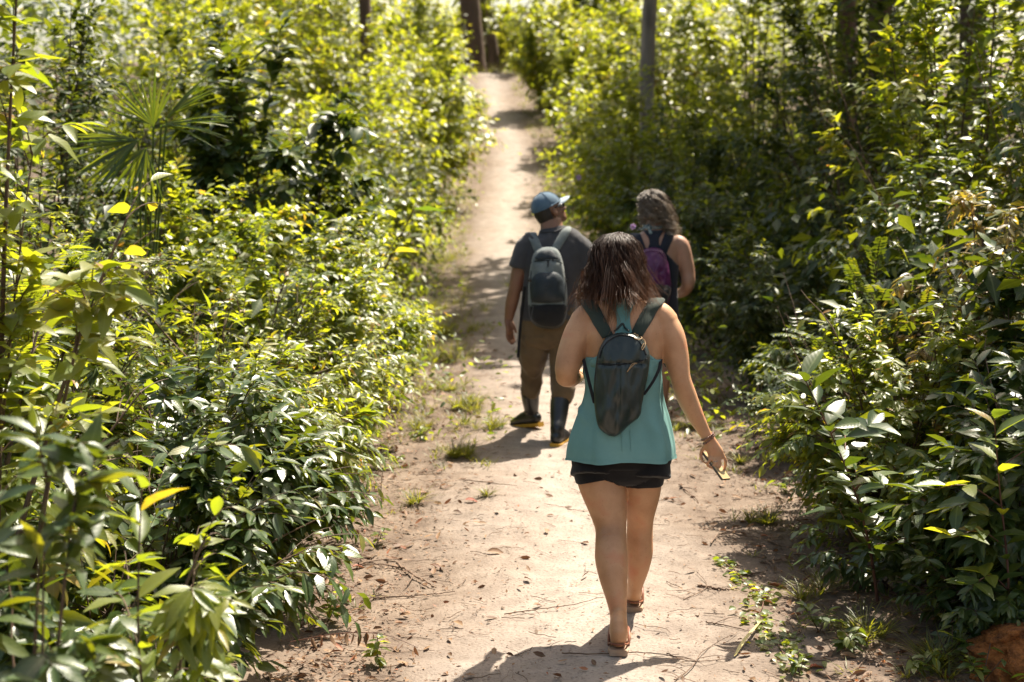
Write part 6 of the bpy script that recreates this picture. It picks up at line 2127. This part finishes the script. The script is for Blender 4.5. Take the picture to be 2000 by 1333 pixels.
# low leafy weeds along the edges
def weed(label, px, py, n, h, llen, seed, mk='bank', pos=None):
    g = np.random.default_rng(seed)
    p = gpt(px, py) if pos is None else Vector((pos[0], pos[1], float(gtop(*pos))))
    root = thing('weed', label, 'weed', p, 'low weeds along the path edges')
    ns = max(2, n // 6)
    a = g.uniform(0, 6.28, ns)
    e = np.stack([p.x + np.cos(a) * h * .45, p.y + np.sin(a) * h * .45, p.z + h * g.uniform(.5, 1, ns)], -1)
    b = np.tile(np.array(p), (ns, 1))
    C = b[:, None] + (e - b)[:, None] * np.linspace(0, 1, 5)[None, :, None]
    tubes_obj('stem', C, .0018 * np.ones((ns, 5)), M['stem'], root, 4)
    si = g.integers(0, ns, n); t = g.uniform(.35, 1, n)
    P = b[si] + (e - b)[si] * t[:, None]
    az = g.uniform(0, 6.28, n)
    D = np.stack([np.cos(az), np.sin(az), g.normal(.0, .25, n)], -1)
    N = nrm(np.array([0, 0, 1.0]) + .3 * g.normal(0, 1, (n, 3)))
    L = llen * g.uniform(.6, 1.2, n)
    leaf_objects(root, [P, D, N, L, L * .22, g.uniform(.05, .3, n), g.uniform(.1, .5, n), np.clip(g.normal(.45, .2, n), .02, .95)], range(n), mk, asp=.2)


for k, a in enumerate((
        ('low leafy weed under the glossy shrub at lower left', 640, 1215, 24, .18, .07), ('small weed on the dirt beside the glossy shrub shoots', 735, 1065, 14, .10, .05),
        ('weed with small dark leaves amid the grass clump left of the boots', 822, 862, 30, .10, .06), ('leafy weed at the corner of the left bank beside the verge grass', 800, 745, 36, .22, .07),
        ('weed seedling on the bare dirt in the middle of the left margin', 772, 905, 10, .08, .05), ('broad-leaved weed at the foot of the tall dark grass', 1600, 1235, 24, .16, .07),
        ('whorled weed at the bottom right in front of the tall dark grass', 1650, 1270, 26, .16, .07), ('low weed in front of the orange mound', 1790, 1318, 24, .14, .06),
        ('leafy weed at the bottom edge beside the creeping plant', 1560, 1320, 20, .10, .05), ('weed at the right path edge below the dark shrubs', 1475, 850, 26, .16, .06),
        ('weed beneath the dead frond at right', 1530, 965, 18, .14, .06), ('weed on the dirt right of the elbow of the person in teal', 1395, 735, 26, .14, .06),
        ('weed under the shaded shrubs beyond the elbow of the person in teal', 1400, 680, 30, .2, .07), ('sprig of leaves in the bare dirt under the red-stemmed sapling', 1610, 1040, 20, .2, .08))):
    weed(a[0], a[1], a[2], a[3], a[4], a[5], 600 + k)

# wilted seedling with hanging orange-brown leaves, bottom left of the path
g = np.random.default_rng(95)
p = gpt(738, 1300)
root = thing('wilted_seedling', 'wilted seedling with hanging orange-brown leaves at the bottom of the path', 'plant', p)
pts = [p + Vector((-.36, .10, .06)), p + Vector((-.15, .06, .11)), p + Vector((.02, .02, .12)), p + Vector((.16, -.02, .08))]
C, rr = tube_path(pts, [.002, .002, .0018, .0012], k=20)
V, F = tubes_np(C, rr, 4); link(bpy.data.objects.new('stem', npmesh('stem', V, np.full(len(F), 4), F.ravel(), M['redstem'])), root)
P = C[0][g.integers(2, 20, 14)]
A = [P, np.tile([0.1, 0, -1.0], (14, 1)) + g.normal(0, .2, (14, 3)), g.normal(0, 1, (14, 3)), g.uniform(.035, .06, 14), np.full(14, .009), g.uniform(0, .4, 14), np.full(14, .7), g.uniform(.6, .95, 14)]
leaf_objects(root, A, range(14), 'dead', asp=.2)
C, rr = tube_path([p, p + Vector((.0, 0, .12))], [.002, .0015], k=6)
V, F = tubes_np(C, rr, 4); link(bpy.data.objects.new('stem', npmesh('stem', V, np.full(len(F), 4), F.ravel(), M['stem'])), root)
n = 26
az = g.uniform(0, 6.28, n)
A = [np.tile(np.array(p), (n, 1)) + np.stack([0 * az, 0 * az, g.uniform(.02, .12, n)], -1), np.stack([np.cos(az), np.sin(az), g.normal(.1, .2, n)], -1), np.tile([0, 0, 1.0], (n, 1)) + g.normal(0, .3, (n, 3)), g.uniform(.03, .07, n), g.uniform(.007, .014, n), g.uniform(.05, .3, n), np.full(n, .3), np.clip(g.normal(.55, .2, n), .1, .95)]
leaf_objects(root, A, range(n), 'bank', asp=.2)

# dead reddish frond heaped under the right shrubs
g = np.random.default_rng(97)
p = gpt(1585, 885)
root = thing('dead_frond', 'heap of curled red-brown dead leaves under the right-hand shrubs', 'dead leaves', p)
n = 60
A = flat_leaves(p.x + g.normal(0, .13, n), p.y + g.normal(0, .12, n), .14, .17, g, .02, .8, (.35, 1.0))
A[0][:, 2] += np.abs(g.normal(0, .05, n)); A[5] = g.uniform(.3, .9, n)
leaf_objects(root, A, range(n), 'dead', asp=.17)

# orange clay mound at the right
p = Vector((1.98, 5.35, float(gz(1.98, 5.35))))
V, F = [], []
for i in range(24):
    q = i / 23
    for j in range(48):
        t = j / 48 * 2 * math.pi
        r = .20 * math.sin(q * math.pi / 2) ** .8 + .0
        x, y, z = r * math.cos(t), r * math.sin(t), .22 * math.cos(q * math.pi / 2) - .03
        k = 1 + .7 * vnf(x * 9 + 3, y * 9, z * 9) + .5 * vnf(x * 24, y * 24, z * 24) + .3 * vnf(x * 60, y * 60, z * 60)
        V.append(p + Vector((x * k, y * k, z * (1 + .4 * vnf(x * 7, y * 7, 2)))))
o = pym('clay_mound', V, [tuple(f) for f in grid_faces(24, 48, True)], M['clay'])
tag(o, 'rough orange clay mound at the bottom right corner', 'mound')
n = 160
x = p.x + g.normal(-.05, .2, n); y = p.y + g.normal(-.02, .16, n); s_ = g.uniform(.004, .018, n); rot = g.uniform(0, 6.28, n)
V = np.stack([np.stack([x + s_ * (vx * np.cos(rot) - vy * np.sin(rot)), y + s_ * (vx * np.sin(rot) + vy * np.cos(rot)), gtop(x, y) + .002 + s_ * vz], -1) for vx, vy, vz in cl], 1).reshape(-1, 3)
F = (np.array([(0, 1, 3), (1, 2, 3), (2, 0, 3)])[None] + (np.arange(n) * 4)[:, None, None]).reshape(-1, 3)
tag(link(bpy.data.objects.new('gravel', npmesh('gravel', V, np.full(len(F), 3), F.ravel(), M['clay'], None, False))), kind='stuff')
for k, (x_, y_) in enumerate(((1.80, 5.22), (1.93, 5.12), (1.74, 5.40))):
    weed(('whorled weed growing up against the clay mound', 'leafy weed in front of the clay mound at the corner', 'weed between the clay mound and the dark grass')[k], 0, 0, 26, .16, .06, 640 + k, pos=(x_, y_))

# flowers
M['petal'] = leaf_mat('lilac_petal', [(0, (.32, .2, .42)), (1, (.42, .3, .5))], [(0, (.4, .25, .5)), (1, (.5, .35, .55))], trans=.4, vein=0)
M['yellow_petal'] = leaf_mat('yellow_petal', [(0, (.6, .38, .01)), (1, (.65, .42, .02))], [(0, (.6, .4, .02)), (1, (.6, .4, .02))], trans=.3, vein=0)


def flower(label, p, size, mk, seed):
    g = np.random.default_rng(seed)
    root = thing('flower', label, 'flower', p)
    a = np.arange(6) / 6 * 6.28 + g.uniform(0, 1)
    A = [np.tile(np.array(p), (6, 1)), np.stack([np.cos(a), np.full(6, -.6), np.sin(a)], -1), np.tile([0, -1.0, .2], (6, 1)) + g.normal(0, .1, (6, 3)), np.full(6, size), np.full(6, size * .4), np.full(6, -.2), np.full(6, .3), g.random(6)]
    leaf_objects(root, A, range(6), mk, name='petal', asp=.4)
    v, f = ell(p + Vector((0, -size * .15, 0)), (size * .18,) * 3, None, 8); pym('flower_centre', v, f, M['yellow_petal'], root)
    C, rr = tube_path([p, p + Vector((.02, .05, -.08)), p + Vector((.03, .12, -.25))], [.003, .003, .003], k=8)
    V, F = tubes_np(C, rr, 4); link(bpy.data.objects.new('stalk', npmesh('stalk', V, np.full(len(F), 4), F.ravel(), M['stem'])), root)


flower('lilac flower in the bushes above the cap', at(1130, 347, 15.0), .035, 'petal', 1)
flower('lilac flower beside the shoulder of the person with curly hair', at(1236, 443, 11.6), .028, 'petal', 2)
flower('yellow flower on the ground right of the teal tank top', gpt(1303, 768) + Vector((0, 0, .03)), .035, 'yellow_petal', 3)
